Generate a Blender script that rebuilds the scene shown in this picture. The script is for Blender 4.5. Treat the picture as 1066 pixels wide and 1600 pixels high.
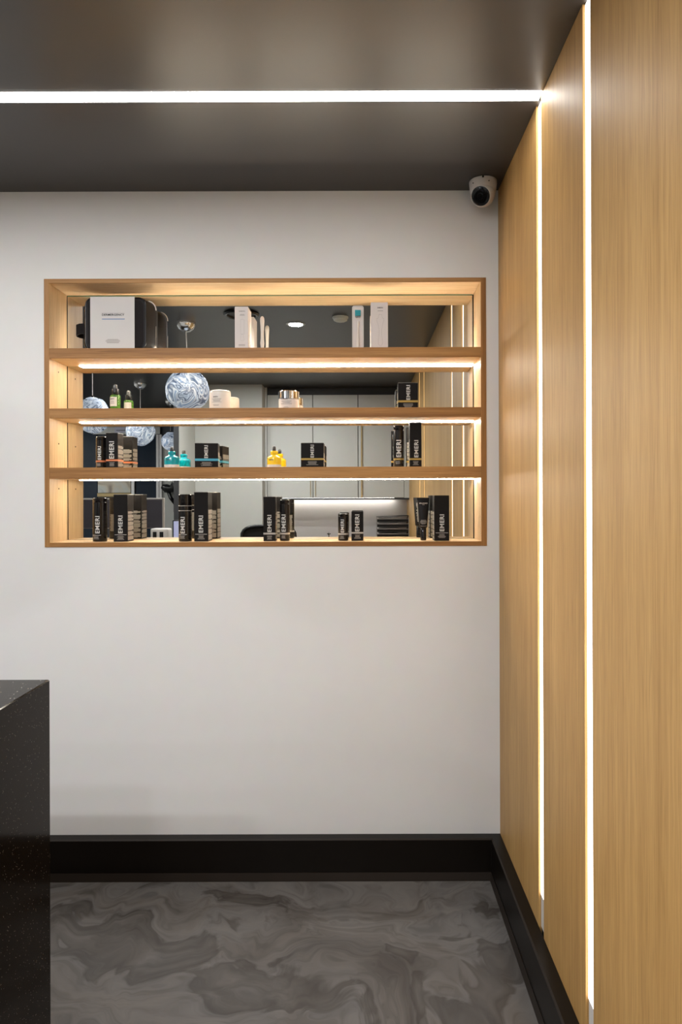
import bpy, bmesh, math, random
from mathutils import Vector, Matrix

random.seed(7)
for _o in list(bpy.data.objects):
    bpy.data.objects.remove(_o)
SC = bpy.context.scene
COL = SC.collection

# ------------------------------------------------------------------ camera
H = 1.376          # camera height above the floor
F = 1118.0         # focal length in pixels (frame 1066 x 1600)
VX, VY, ROLL = 562.0, 775.0, 0.0033
MIR = 2.756        # distance of the mirror's face
cam = bpy.data.cameras.new('camera')
cam.sensor_fit = 'VERTICAL'
cam.sensor_height = 36.0
cam.lens = F / 1600 * 36.0
cam.shift_x = -(VX - 533) / 1600
cam.shift_y = -(800 - VY) / 1600
cam.clip_start = 0.02
co = bpy.data.objects.new('camera', cam)
COL.objects.link(co)
co.matrix_world = Matrix.Translation((0, 0, H)) @ Matrix.Rotation(math.pi / 2, 4, 'X') @ Matrix.Rotation(-ROLL, 4, 'Z')
SC.camera = co

# ------------------------------------------------------------------ world, exposure, room lamps
w = bpy.data.worlds.new('world')
SC.world = w
w.use_nodes = True
w.node_tree.nodes['Background'].inputs[0].default_value = (0.8, 0.85, 1, 1)
w.node_tree.nodes['Background'].inputs[1].default_value = 0.1
SC.view_settings.view_transform = 'Standard'
SC.view_settings.look = 'None'
SC.view_settings.gamma = 1
SC.view_settings.exposure = 0.0
SC.view_settings.use_curve_mapping = False

LAMP_W = 9.0          # base watts of each downlight
STRIP_CEIL = 18.0       # emission strengths of the light strips
STRIP_WALL = 4.5
STRIP_NICHE = 64.0
STRIP_TOP = 64.0
NEUTRAL = (.97, 0.98, 1.0)

def area_lamp(name, loc, size, power, color=NEUTRAL, spread=180):
    l = bpy.data.lights.new(name, 'AREA')
    l.shape = 'DISK'; l.size = size; l.energy = power; l.color = color
    l.spread = math.radians(spread)
    o = bpy.data.objects.new(name, l)
    o.location = loc
    COL.objects.link(o)
    return o

# ------------------------------------------------------------------ projection helpers
def P(px, py, Z):
    dx, dy = px - VX, VY - py
    c, s = math.cos(ROLL), math.sin(ROLL)
    return Vector(((dx * c + dy * s) * Z / F, Z, (-dx * s + dy * c) * Z / F + H))

def V(px, py, Z):
    """the real place of something seen in the mirror at apparent distance Z"""
    p = P(px, py, Z)
    p.y = 2 * MIR - Z
    return p

# ------------------------------------------------------------------ materials
def mat(name, base, rough=0.5, metal=0.0, spec=0.5, emit=None, es=0.0, coat=0.0, trans=0.0, ior=1.45, bump=None):
    m = bpy.data.materials.new(name)
    m.use_nodes = True
    nt = m.node_tree
    b = nt.nodes['Principled BSDF']
    b.inputs['Base Color'].default_value = (*base, 1)
    b.inputs['Roughness'].default_value = rough
    b.inputs['Metallic'].default_value = metal
    b.inputs['Specular IOR Level'].default_value = spec
    b.inputs['Coat Weight'].default_value = coat
    b.inputs['Coat Roughness'].default_value = 0.05
    b.inputs['Transmission Weight'].default_value = trans
    b.inputs['IOR'].default_value = ior
    if emit:
        b.inputs['Emission Color'].default_value = (*emit, 1)
        b.inputs['Emission Strength'].default_value = es
    # small procedural tone variation on every surface
    n = nt.nodes.new('ShaderNodeTexNoise'); n.inputs['Scale'].default_value = 18
    n.inputs['Detail'].default_value = 4
    tc = nt.nodes.new('ShaderNodeTexCoord')
    nt.links.new(tc.outputs['Object'], n.inputs['Vector'])
    mx = nt.nodes.new('ShaderNodeMix'); mx.data_type = 'RGBA'; mx.blend_type = 'MULTIPLY'
    mx.inputs['Factor'].default_value = 0.06
    mx.inputs[6].default_value = (*base, 1)
    nt.links.new(n.outputs['Color'], mx.inputs[7])
    nt.links.new(mx.outputs[2], b.inputs['Base Color'])
    if bump:
        sc_, st_, di_ = bump
        n2 = nt.nodes.new('ShaderNodeTexNoise'); n2.inputs['Scale'].default_value = sc_
        nt.links.new(tc.outputs['Object'], n2.inputs['Vector'])
        bp = nt.nodes.new('ShaderNodeBump'); bp.inputs['Strength'].default_value = st_
        bp.inputs['Distance'].default_value = di_
        nt.links.new(n2.outputs['Fac'], bp.inputs['Height'])
        nt.links.new(bp.outputs['Normal'], b.inputs['Normal'])
    return m

def ramp(nt, stops, interp='LINEAR'):
    r = nt.nodes.new('ShaderNodeValToRGB')
    r.color_ramp.interpolation = interp
    e = r.color_ramp.elements
    while len(e) > 1: e.remove(e[0])
    e[0].position = stops[0][0]; e[0].color = (*stops[0][1], 1)
    for p, c in stops[1:]:
        k = e.new(p); k.color = (*c, 1)
    return r

def wood(name, axis, dark, mid, light, rough=0.42, scale=1.0):
    """oak veneer; grain runs along axis"""
    m = bpy.data.materials.new(name); m.use_nodes = True
    nt = m.node_tree; b = nt.nodes['Principled BSDF']
    tc = nt.nodes.new('ShaderNodeTexCoord')
    def mp(across, along, off=0):
        q = nt.nodes.new('ShaderNodeMapping')
        s = [across * scale] * 3; s['XYZ'.index(axis)] = along * scale
        q.inputs['Scale'].default_value = s
        q.inputs['Location'].default_value = (off, off * .7, off * .3)
        nt.links.new(tc.outputs['Object'], q.inputs['Vector'])
        return q
    n1 = nt.nodes.new('ShaderNodeTexNoise'); n1.inputs['Scale'].default_value = 1
    n1.inputs['Detail'].default_value = 3; n1.inputs['Distortion'].default_value = .8
    nt.links.new(mp(9, .55, 3).outputs[0], n1.inputs['Vector'])
    n2 = nt.nodes.new('ShaderNodeTexNoise'); n2.inputs['Scale'].default_value = 1
    n2.inputs['Detail'].default_value = 5; n2.inputs['Roughness'].default_value = .65
    nt.links.new(mp(75, 1.4, 1).outputs[0], n2.inputs['Vector'])
    n3 = nt.nodes.new('ShaderNodeTexNoise'); n3.inputs['Scale'].default_value = 1
    n3.inputs['Detail'].default_value = 2
    nt.links.new(mp(520, 9, 2).outputs[0], n3.inputs['Vector'])
    a = nt.nodes.new('ShaderNodeMath'); a.operation = 'MULTIPLY_ADD'
    nt.links.new(n1.outputs['Fac'], a.inputs[0]); a.inputs[1].default_value = .5
    s2 = nt.nodes.new('ShaderNodeMath'); s2.operation = 'MULTIPLY'; s2.inputs[1].default_value = .5
    nt.links.new(n2.outputs['Fac'], s2.inputs[0]); nt.links.new(s2.outputs[0], a.inputs[2])
    r = ramp(nt, [(.36, dark), (.5, mid), (.64, light)])
    nt.links.new(a.outputs[0], r.inputs[0])
    r3 = ramp(nt, [(.36, (.74, .70, .64)), (.5, (1, 1, 1))])
    nt.links.new(n3.outputs['Fac'], r3.inputs[0])
    mx = nt.nodes.new('ShaderNodeMix'); mx.data_type = 'RGBA'; mx.blend_type = 'MULTIPLY'
    mx.inputs['Factor'].default_value = .8
    nt.links.new(r.outputs[0], mx.inputs[6]); nt.links.new(r3.outputs[0], mx.inputs[7])
    nt.links.new(mx.outputs[2], b.inputs['Base Color'])
    b.inputs['Roughness'].default_value = rough
    b.inputs['Specular IOR Level'].default_value = .36
    bp = nt.nodes.new('ShaderNodeBump'); bp.inputs['Strength'].default_value = .12
    bp.inputs['Distance'].default_value = .001
    nt.links.new(n3.outputs['Fac'], bp.inputs['Height']); nt.links.new(bp.outputs[0], b.inputs['Normal'])
    return m

def emissive(name, color, strength):
    m = bpy.data.materials.new(name); m.use_nodes = True
    nt = m.node_tree; b = nt.nodes['Principled BSDF']
    b.inputs['Base Color'].default_value = (.8, .8, .8, 1)
    b.inputs['Emission Color'].default_value = (*color, 1)
    b.inputs['Emission Strength'].default_value = strength
    return m

def floor_mat():
    m = bpy.data.materials.new('marbled_epoxy'); m.use_nodes = True
    nt = m.node_tree; b = nt.nodes['Principled BSDF']; L = nt.links.new
    tc = nt.nodes.new('ShaderNodeTexCoord')
    def noise(sc, det, dist, vec, off=0):
        q = nt.nodes.new('ShaderNodeMapping'); q.inputs['Location'].default_value = (off, off * 1.7, 0)
        L(vec, q.inputs['Vector'])
        n = nt.nodes.new('ShaderNodeTexNoise'); n.inputs['Scale'].default_value = sc
        n.inputs['Detail'].default_value = det; n.inputs['Distortion'].default_value = dist
        L(q.outputs[0], n.inputs['Vector'])
        return n
    w1 = noise(1.3, 2, .4, tc.outputs['Object'], 4.2)
    def warp(src, amt, vec):
        s = nt.nodes.new('ShaderNodeVectorMath'); s.operation = 'SUBTRACT'
        s.inputs[1].default_value = (.5, .5, .5); L(src.outputs['Color'], s.inputs[0])
        k = nt.nodes.new('ShaderNodeVectorMath'); k.operation = 'SCALE'; k.inputs['Scale'].default_value = amt
        L(s.outputs[0], k.inputs[0])
        ad = nt.nodes.new('ShaderNodeVectorMath'); ad.operation = 'ADD'
        L(k.outputs[0], ad.inputs[0]); L(vec, ad.inputs[1])
        return ad.outputs[0]
    v1 = warp(w1, 1.5, tc.outputs['Object'])
    w2 = noise(4.5, 2, .3, v1, 2.2)
    v2 = warp(w2, .30, v1)
    def flow(sx, sy, det, rgh, off, vec):
        q = nt.nodes.new('ShaderNodeMapping'); q.inputs['Scale'].default_value = (sx, sy, 1)
        q.inputs['Location'].default_value = (off, off * .6, 0); q.inputs['Rotation'].default_value = (0, 0, .5)
        L(vec, q.inputs['Vector'])
        n = nt.nodes.new('ShaderNodeTexNoise'); n.inputs['Scale'].default_value = 1
        n.inputs['Detail'].default_value = det; n.inputs['Roughness'].default_value = rgh
        L(q.outputs[0], n.inputs['Vector'])
        return n
    big = flow(1.5, 2.2, 4, .5, 1.0, v2)
    r1 = ramp(nt, [(.30, (.066, .057, .051)), (.42, (.110, .100, .092)), (.50, (.142, .133, .126)),
                   (.58, (.128, .122, .118)), (.70, (.180, .169, .161))])
    L(big.outputs['Fac'], r1.inputs[0])
    fold = flow(1.6, 2.6, 6, .48, 7.0, v2)
    r2 = ramp(nt, [(.34, (.95, .94, .92)), (.455, (.46, .43, .40)), (.475, (.98, .98, .98)), (.56, (1.05, 1.03, 1.0)), (.64, (.70, .67, .64)), (.66, (1.0, 1.0, 1.0))])
    L(fold.outputs['Fac'], r2.inputs[0])
    mx = nt.nodes.new('ShaderNodeMix'); mx.data_type = 'RGBA'; mx.blend_type = 'MULTIPLY'
    mx.inputs['Factor'].default_value = .85
    L(r1.outputs[0], mx.inputs[6]); L(r2.outputs[0], mx.inputs[7])
    # fine drawn-out streaks
    th = flow(5, 26, 4, .6, 2.0, v2)
    r3 = ramp(nt, [(.36, (.72, .71, .70)), (.50, (1, 1, 1)), (.64, (1.16, 1.15, 1.14))])
    L(th.outputs['Fac'], r3.inputs[0])
    ad = nt.nodes.new('ShaderNodeMix'); ad.data_type = 'RGBA'; ad.blend_type = 'MULTIPLY'; ad.inputs['Factor'].default_value = .75
    L(mx.outputs[2], ad.inputs[6]); L(r3.outputs[0], ad.inputs[7])
    L(ad.outputs[2], b.inputs['Base Color'])
    b.inputs['Roughness'].default_value = .22
    b.inputs['Specular IOR Level'].default_value = .5
    n4 = noise(900, 1, 0, tc.outputs['Object'])
    bp = nt.nodes.new('ShaderNodeBump'); bp.inputs['Strength'].default_value = .03; bp.inputs['Distance'].default_value = .0005
    L(n4.outputs['Fac'], bp.inputs['Height']); L(bp.outputs[0], b.inputs['Normal'])
    return m

def stone_mat():
    m = bpy.data.materials.new('speckled_black_stone'); m.use_nodes = True
    nt = m.node_tree; b = nt.nodes['Principled BSDF']; L = nt.links.new
    tc = nt.nodes.new('ShaderNodeTexCoord')
    col = None
    prev = (.010, .0075, .0055)
    last = None
    for sc, th, c, off in ((110, .13, (.62, .57, .49), 0), (62, .085, (.50, .38, .24), 3.3), (240, .14, (.20, .18, .16), 6.1)):
        q = nt.nodes.new('ShaderNodeMapping'); q.inputs['Location'].default_value = (off, off, off)
        q.inputs['Scale'].default_value = (1, 1, .6)
        L(tc.outputs['Object'], q.inputs[0])
        v = nt.nodes.new('ShaderNodeTexVoronoi'); v.inputs['Scale'].default_value = sc
        v.inputs['Randomness'].default_value = 1
        L(q.outputs[0], v.inputs['Vector'])
        lt = nt.nodes.new('ShaderNodeMath'); lt.operation = 'LESS_THAN'; lt.inputs[1].default_value = th
        L(v.outputs['Distance'], lt.inputs[0])
        sx = nt.nodes.new('ShaderNodeSeparateColor'); L(v.outputs['Color'], sx.inputs[0])
        gt = nt.nodes.new('ShaderNodeMath'); gt.operation = 'GREATER_THAN'; gt.inputs[1].default_value = .62
        L(sx.outputs[0], gt.inputs[0])
        mu = nt.nodes.new('ShaderNodeMath'); mu.operation = 'MULTIPLY'
        L(lt.outputs[0], mu.inputs[0]); L(gt.outputs[0], mu.inputs[1])
        mx = nt.nodes.new('ShaderNodeMix'); mx.data_type = 'RGBA'
        L(mu.outputs[0], mx.inputs['Factor'])
        if last is None: mx.inputs[6].default_value = (*prev, 1)
        else: L(last, mx.inputs[6])
        mx.inputs[7].default_value = (*c, 1)
        last = mx.outputs[2]
    L(last, b.inputs['Base Color'])
    b.inputs['Roughness'].default_value = .09
    b.inputs['Specular IOR Level'].default_value = .09
    return m

def globe_mat():
    """blown, partly metallised glass with swirls, lit from inside"""
    m = bpy.data.materials.new('swirled_mirror_glass'); m.use_nodes = True
    nt = m.node_tree; b = nt.nodes['Principled BSDF']; L = nt.links.new
    tc = nt.nodes.new('ShaderNodeTexCoord')
    n0 = nt.nodes.new('ShaderNodeTexNoise'); n0.inputs['Scale'].default_value = 4; n0.inputs['Detail'].default_value = 1
    L(tc.outputs['Object'], n0.inputs['Vector'])
    k = nt.nodes.new('ShaderNodeVectorMath'); k.operation = 'SCALE'; k.inputs['Scale'].default_value = .35
    L(n0.outputs['Color'], k.inputs[0])
    a = nt.nodes.new('ShaderNodeVectorMath'); a.operation = 'ADD'
    L(k.outputs[0], a.inputs[0]); L(tc.outputs['Object'], a.inputs[1])
    wv = nt.nodes.new('ShaderNodeTexNoise')
    wv.inputs['Scale'].default_value = 5.5
    wv.inputs['Distortion'].default_value = 2.4; wv.inputs['Detail'].default_value = 2
    L(a.outputs[0], wv.inputs['Vector'])
    r = ramp(nt, [(.30, (.03, .05, .10)), (.40, (.62, .72, .88)), (.44, (.06, .09, .17)), (.49, (.75, .82, .95)),
                  (.53, (.10, .15, .26)), (.57, (.90, .94, 1)), (.66, (.22, .32, .50)), (.74, (.95, .97, 1))])
    L(wv.outputs['Fac'], r.inputs[0])
    L(r.outputs[0], b.inputs['Base Color'])
    L(r.outputs[0], b.inputs['Emission Color'])
    b.inputs['Emission Strength'].default_value = .6
    b.inputs['Metallic'].default_value = .4
    b.inputs['Roughness'].default_value = .12
    bp = nt.nodes.new('ShaderNodeBump'); bp.inputs['Strength'].default_value = .5; bp.inputs['Distance'].default_value = .01
    L(wv.outputs['Fac'], bp.inputs['Height']); L(bp.outputs[0], b.inputs['Normal'])
    return m

def art_mat():
    m = bpy.data.materials.new('abstract_painting'); m.use_nodes = True
    nt = m.node_tree; b = nt.nodes['Principled BSDF']; L = nt.links.new
    tc = nt.nodes.new('ShaderNodeTexCoord')
    n = nt.nodes.new('ShaderNodeTexNoise'); n.inputs['Scale'].default_value = 3; n.inputs['Distortion'].default_value = 1.5
    L(tc.outputs['Object'], n.inputs['Vector'])
    r = ramp(nt, [(.3, (.10, .07, .06)), (.45, (.45, .40, .32)), (.6, (.42, .44, .42)), (.75, (.24, .25, .24))])
    L(n.outputs['Fac'], r.inputs[0]); L(r.outputs[0], b.inputs['Base Color'])
    return m

def window_mat():
    m = mat('night_glass', (.010, .018, .032), rough=.05, spec=.6)
    return m

M = {}
M['wall'] = mat('white_wall_paint', (.82, .815, .805), rough=.55, bump=(260, .08, .0006))
M['ceiling'] = mat('dark_satin_ceiling', (.028, .0235, .021), rough=.34, spec=.72, bump=(3, .15, .004))
M['wood_panel'] = wood('oak_panel_veneer', 'Z', (.43, .242, .078), (.51, .298, .102), (.58, .352, .130), rough=.50)
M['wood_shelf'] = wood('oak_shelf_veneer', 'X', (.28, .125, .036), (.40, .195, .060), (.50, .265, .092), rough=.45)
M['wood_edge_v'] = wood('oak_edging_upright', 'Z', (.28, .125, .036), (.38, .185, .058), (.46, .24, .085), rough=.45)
M['wood_side_lit'] = wood('oak_side_lit', 'Z', (.58, .395, .20), (.66, .465, .255), (.72, .52, .30), rough=.45)  # same oak as the fronts, strip light brightness painted into its colour
M['wood_face_lit'] = wood('oak_face_lit', 'X', (.57, .385, .20), (.66, .46, .255), (.73, .53, .31), rough=.45)
M['base'] = mat('black_baseboard_paint', (.006, .0042, .003), rough=.38, spec=.22)
M['base_foot'] = mat('brown_black_foot', (.024, .018, .014), rough=.5, spec=.2)
M['floor'] = floor_mat()
M['stone'] = stone_mat()
M['strip_c'] = emissive('ceiling_strip_glow', (1, .975, .94), STRIP_CEIL)
M['strip_w'] = emissive('wall_strip_glow', (1, .95, .87), STRIP_WALL)
M['strip_n'] = emissive('niche_strip_glow', (1, .93, .82), STRIP_NICHE)
M['strip_t'] = emissive('top_strip_glow', (1, .93, .82), STRIP_TOP)
M['strip_cab'] = emissive('cabinet_strip_glow', (1, .97, .93), 26)
M['alu'] = mat('aluminium', (.55, .55, .55), rough=.35, metal=.9)
M['chrome'] = mat('chrome', (.85, .85, .86), rough=.06, metal=1)
M['plastic_w'] = mat('white_plastic', (.72, .69, .66), rough=.35)
M['plastic_b'] = mat('black_plastic', (.012, .012, .013), rough=.25)
M['black_gloss'] = mat('black_gloss', (.006, .006, .007), rough=.04)
M['dark_gap'] = mat('dark_gap', (.01, .01, .01), rough=.8)
M['glass_edge'] = mat('green_glass_edge', (.16, .30, .21), rough=.15)
M['mirror'] = mat('mirror_silver', (.735, .742, .712), rough=.0, metal=1)
M['globe'] = globe_mat()
M['art'] = art_mat()
M['dome'] = mat('frosted_dome', (.62, .70, .85), rough=.2, emit=(.7, .8, 1), es=.35)
M['night'] = window_mat()
M['cabinet'] = mat('pale_grey_lacquer', (.54, .545, .52), rough=.45)
M['wall_grey'] = mat('grey_wall_paint', (.46, .46, .43), rough=.6)
M['navy'] = mat('navy_wall_paint', (.022, .030, .045), rough=.4)
M['charcoal'] = mat('charcoal_paint', (.03, .03, .032), rough=.5)
M['brass'] = mat('brass', (.58, .45, .24), rough=.3, metal=.9)
M['splash'] = mat('splashback_panel', (.62, .58, .56), rough=.3)
M['box'] = mat('black_carton', (.008, .0065, .006), rough=.5, spec=.18)
M['bottle'] = mat('black_bottle', (.008, .007, .007), rough=.10)
M['ink_w'] = mat('silver_ink', (.62, .60, .57), rough=.4)
M['ink_g'] = mat('grey_ink', (.27, .25, .23), rough=.5)
M['ink_p'] = mat('panel_grey_ink', (.29, .265, .24), rough=.55)
M['ink_k'] = mat('black_ink', (.05, .045, .045), rough=.5)
M['ink_lt'] = mat('pale_grey_ink', (.38, .35, .34), rough=.6)
M['orange'] = mat('orange_foil', (.62, .20, .085), rough=.35)
M['blue'] = mat('blue_foil', (.06, .34, .50), rough=.35)
M['gold'] = mat('gold_foil', (.45, .31, .085), rough=.3, metal=.3)
M['silver'] = mat('silver_foil', (.48, .45, .42), rough=.3, metal=.3)
M['teal'] = mat('teal_glass', (.0, .30, .38), rough=.12, coat=.5)
M['yellow'] = mat('yellow_glass', (.90, .60, .015), rough=.12, coat=.5)
M['green'] = mat('green_glass', (.17, .42, .06), rough=.05, trans=.6, ior=1.4)
M['cream'] = mat('cream_jar', (.74, .69, .64), rough=.3)
M['paper'] = mat('white_paper', (.68, .66, .65), rough=.6)
M['carton_w'] = mat('white_carton', (.72, .67, .655), rough=.45)
M['edge_w'] = mat('worn_carton_edge', (.45, .43, .40), rough=.6)
M['rubber'] = mat('black_rubber', (.03, .03, .032), rough=.4)
M['leather'] = mat('black_coated_fabric', (.013, .011, .011), rough=.5, spec=.25, bump=(60, .3, .002))
M['fabric_b'] = mat('black_mesh_fabric', (.018, .015, .015), rough=.8, spec=.2, bump=(900, .4, .0006))
M['screen'] = mat('dark_screen', (.045, .04, .052), rough=.25)
M['screen_blue'] = emissive('lit_blue_screen', (.03, .16, .75), .55)
M['clear'] = mat('clear_plastic', (.80, .80, .79), rough=.12, trans=.35, ior=1.25)
M['tealcap'] = mat('teal_cap', (.02, .30, .36), rough=.3)
M['tray'] = mat('dark_tray_metal', (.010, .009, .009), rough=.4, spec=.25)
M['lamp_disc'] = emissive('downlight_disc', (1, .98, .95), 25)
M['off_disc'] = mat('unlit_disc', (.62, .64, .60), rough=.4)

# ------------------------------------------------------------------ mesh helpers
def link(name, me, m=None, parent=None):
    o = bpy.data.objects.new(name, me)
    if m is not None:
        for x in (m if isinstance(m, (list, tuple)) else [m]):
            me.materials.append(x)
    COL.objects.link(o)
    if parent is not None: o.parent = parent
    return o

def fin(bm, name, m, parent=None, smooth=None, loc=None, rot=None):
    me = bpy.data.meshes.new(name)
    bm.normal_update()
    bm.to_mesh(me); bm.free()
    if smooth is not None:
        me.polygons.foreach_set('use_smooth', [True] * len(me.polygons))
        me.set_sharp_from_angle(angle=math.radians(smooth))
    o = link(name, me, m, parent)
    if loc is not None: o.location = loc
    if rot is not None: o.rotation_euler = rot
    return o

def add_box(bm, x0, x1, y0, y1, z0, z1, bev=0.0, seg=1, mi=0):
    vs = [bm.verts.new((x, y, z)) for x in (x0, x1) for y in (y0, y1) for z in (z0, z1)]
    idx = [(0, 1, 3, 2), (4, 6, 7, 5), (0, 4, 5, 1), (2, 3, 7, 6), (0, 2, 6, 4), (1, 5, 7, 3)]
    fs = [bm.faces.new([vs[i] for i in f]) for f in idx]
    for f in fs: f.material_index = mi
    if bev > 0:
        es = list({e for f in fs for e in f.edges})
        bmesh.ops.bevel(bm, geom=es, offset=bev, segments=seg, affect='EDGES', profile=.5)
    return fs

def box(name, x0, x1, y0, y1, z0, z1, m, parent=None, bev=0.0, seg=1, smooth=None):
    bm = bmesh.new(); add_box(bm, x0, x1, y0, y1, z0, z1, bev, seg)
    return fin(bm, name, m, parent, smooth)

def add_lathe(bm, prof, n=32, cx=0, cy=0, sy=1.0, cap=True):
    rings = []
    for r, z in prof:
        rings.append([bm.verts.new((cx + r * math.cos(2 * math.pi * k / n), cy + sy * r * math.sin(2 * math.pi * k / n), z)) for k in range(n)])
    for a, b in zip(rings, rings[1:]):
        for k in range(n):
            bm.faces.new((a[k], a[(k + 1) % n], b[(k + 1) % n], b[k]))
    if cap:
        bm.faces.new(list(reversed(rings[0]))); bm.faces.new(rings[-1])
    return rings

def lathe(name, prof, m, parent=None, n=32, loc=None, rot=None, smooth=35, sy=1.0, cap=True):
    bm = bmesh.new(); add_lathe(bm, prof, n, sy=sy, cap=cap)
    return fin(bm, name, m, parent, smooth, loc, rot)

def tube(name, pts, r, m, parent=None, n=10):
    bm = bmesh.new()
    rings = []
    pts = [Vector(p) for p in pts]
    for i, p in enumerate(pts):
        t = (pts[min(i + 1, len(pts) - 1)] - pts[max(i - 1, 0)]).normalized()
        u = t.orthogonal().normalized() if i == 0 else (u - t * u.dot(t)).normalized()
        v = t.cross(u)
        rr = r[i] if isinstance(r, (list, tuple)) else r
        rings.append([bm.verts.new(p + (u * math.cos(2 * math.pi * k / n) + v * math.sin(2 * math.pi * k / n)) * rr) for k in range(n)])
    for a, b in zip(rings, rings[1:]):
        for k in range(n): bm.faces.new((a[k], a[(k + 1) % n], b[(k + 1) % n], b[k]))
    bm.faces.new(list(reversed(rings[0]))); bm.faces.new(rings[-1])
    bmesh.ops.recalc_face_normals(bm, faces=bm.faces)
    return fin(bm, name, m, parent, 40)

def thing(name, label, cat, loc=(0, 0, 0), rz=0, group=None):
    o = bpy.data.objects.new(name, None)
    COL.objects.link(o)
    o.empty_display_size = .02
    o.location = loc; o.rotation_euler = (0, 0, rz)
    o['label'] = label; o['category'] = cat
    if group: o['group'] = group
    return o

def struct(o):
    o['kind'] = 'structure'
    return o

# ------------------------------------------------------------------ lettering
_tc = {}
def glyphs(s, bold):
    k = (s, bold)
    if k not in _tc:
        cu = bpy.data.curves.new('lettering', 'FONT')
        cu.body = s; cu.offset = bold; cu.resolution_u = 3
        cu.space_character = 1.10 if bold else 1.0
        ob = bpy.data.objects.new('lettering', cu)
        COL.objects.link(ob)
        dg = bpy.context.evaluated_depsgraph_get()
        me = bpy.data.meshes.new_from_object(ob.evaluated_get(dg))
        vs = [v.co.copy() for v in me.vertices]; fs = [tuple(p.vertices) for p in me.polygons]
        bpy.data.objects.remove(ob); bpy.data.curves.remove(cu); bpy.data.meshes.remove(me)
        x0 = min(v.x for v in vs); x1 = max(v.x for v in vs)
        y0 = min(v.y for v in vs); y1 = max(v.y for v in vs)
        vs = [((v.x - x0) / (x1 - x0), (v.y - y0) / (y1 - y0)) for v in vs]
        bm_ = bmesh.new()
        bv = [bm_.verts.new((x, y, 0)) for x, y in vs]
        for f in fs:
            try: bm_.faces.new([bv[i] for i in f])
            except ValueError: pass
        for kk in range(1, 8):
            for ax in (0, 1):
                co_ = [0, 0, 0]; no_ = [0, 0, 0]; co_[ax] = kk / 8; no_[ax] = 1
                bmesh.ops.bisect_plane(bm_, geom=bm_.verts[:] + bm_.edges[:] + bm_.faces[:], plane_co=co_, plane_no=no_)
        bm_.verts.index_update()
        vs = [(v.co.x, v.co.y) for v in bm_.verts]; fs = [tuple(v.index for v in f.verts) for f in bm_.faces]
        bm_.free()
        _tc[k] = (vs, fs)
    return _tc[k]

def lettering(parent, s, x0, x1, z0, z1, surf, m, vertical=False, bold=.022, name='lettering'):
    """print text in the local rectangle x0..x1, z0..z1; surf(x,z) gives local y of the printed face"""
    vs, fs = glyphs(s, bold)
    pts = []
    for u, v in vs:
        if vertical: x = x1 - v * (x1 - x0); z = z0 + u * (z1 - z0)
        else: x = x0 + u * (x1 - x0); z = z0 + v * (z1 - z0)
        pts.append((x, surf(x, z), z))
    me = bpy.data.meshes.new(name); me.from_pydata(pts, [], fs); me.update()
    return link(name, me, m, parent)

def quad_print(parent, rects, surf, m, name, nx=6, face='front'):
    """flat rectangles (x0,x1,z0,z1) printed on a surface; face chooses which side of the item"""
    pts = []; fs = []
    for x0, x1, z0, z1 in rects:
        b = len(pts)
        for i in range(nx + 1):
            x = x0 + (x1 - x0) * i / nx
            for z in (z0, z1):
                if face in ('front', 'back'): pts.append((x, surf(x, z), z))
                else: pts.append((surf(x, z), x, z))
        for i in range(nx):
            a = b + 2 * i
            q = (a, a + 2, a + 3, a + 1)
            fs.append(q if face in ('front', 'right') else tuple(reversed(q)))
    me = bpy.data.meshes.new(name); me.from_pydata(pts, [], fs); me.update()
    return link(name, me, m, parent)

def text_lines(x0, x1, z0, z1, rows, ragged=.35, centre=True):
    out = []; dz = (z1 - z0) / rows
    for k in range(rows):
        f = 1 - random.random() * ragged
        w_ = (x1 - x0) * f; c = (x0 + x1) / 2
        if centre: out.append((c - w_ / 2, c + w_ / 2, z0 + dz * (k + .22), z0 + dz * (k + .72)))
        else: out.append((x0, x0 + w_, z0 + dz * (k + .2), z0 + dz * (k + .75)))
    return out

# ------------------------------------------------------------------ room shell
XR = .507                      # face of the oak wall
YB = 2.6                       # face of the niche wall
ZC = H + 1.109                 # ceiling height
XL = -4.3
YF = -4.0
NX0, NX1, NZ0, NZ1 = -1.144, .4616, H - .1823, H + .792   # outside of the niche frame

bm = bmesh.new()
add_box(bm, XL - .1, XR + .12, YF - .1, YB + .3, -.1, 0)
struct(fin(bm, 'floor', M['floor']))

bm = bmesh.new()
T = .3
gx = [XL - .1, NX0 + .0005, NX1 - .0005, XR + .12]; gz = [0, NZ0 + .0005, NZ1 - .0005, ZC]
fv_ = [[bm.verts.new((x, YB, z)) for z in gz] for x in gx]
bv_ = [[bm.verts.new((x, YB + T, z)) for z in gz] for x in gx]
for i in range(3):
    for j in range(3):
        if (i, j) != (1, 1): bm.faces.new((fv_[i][j], fv_[i + 1][j], fv_[i + 1][j + 1], fv_[i][j + 1]))
        bm.faces.new((bv_[i][j], bv_[i][j + 1], bv_[i + 1][j + 1], bv_[i + 1][j]))
pk = [bm.verts.new((x, YB + .17, z)) for x, z in ((gx[1], gz[1]), (gx[2], gz[1]), (gx[2], gz[2]), (gx[1], gz[2]))]
fr = [fv_[1][1], fv_[2][1], fv_[2][2], fv_[1][2]]
for k in range(4): bm.faces.new((fr[k], fr[(k + 1) % 4], pk[(k + 1) % 4], pk[k]))
bm.faces.new(pk)
for A, B in (([q[0] for q in fv_], [q[0] for q in bv_]), ([q[3] for q in fv_], [q[3] for q in bv_]), (fv_[0], bv_[0]), (fv_[3], bv_[3])):
    for k in range(3): bm.faces.new((A[k], A[k + 1], B[k + 1], B[k]))
bmesh.ops.recalc_face_normals(bm, faces=bm.faces)
struct(fin(bm, 'wall_back', M['wall']))

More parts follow.
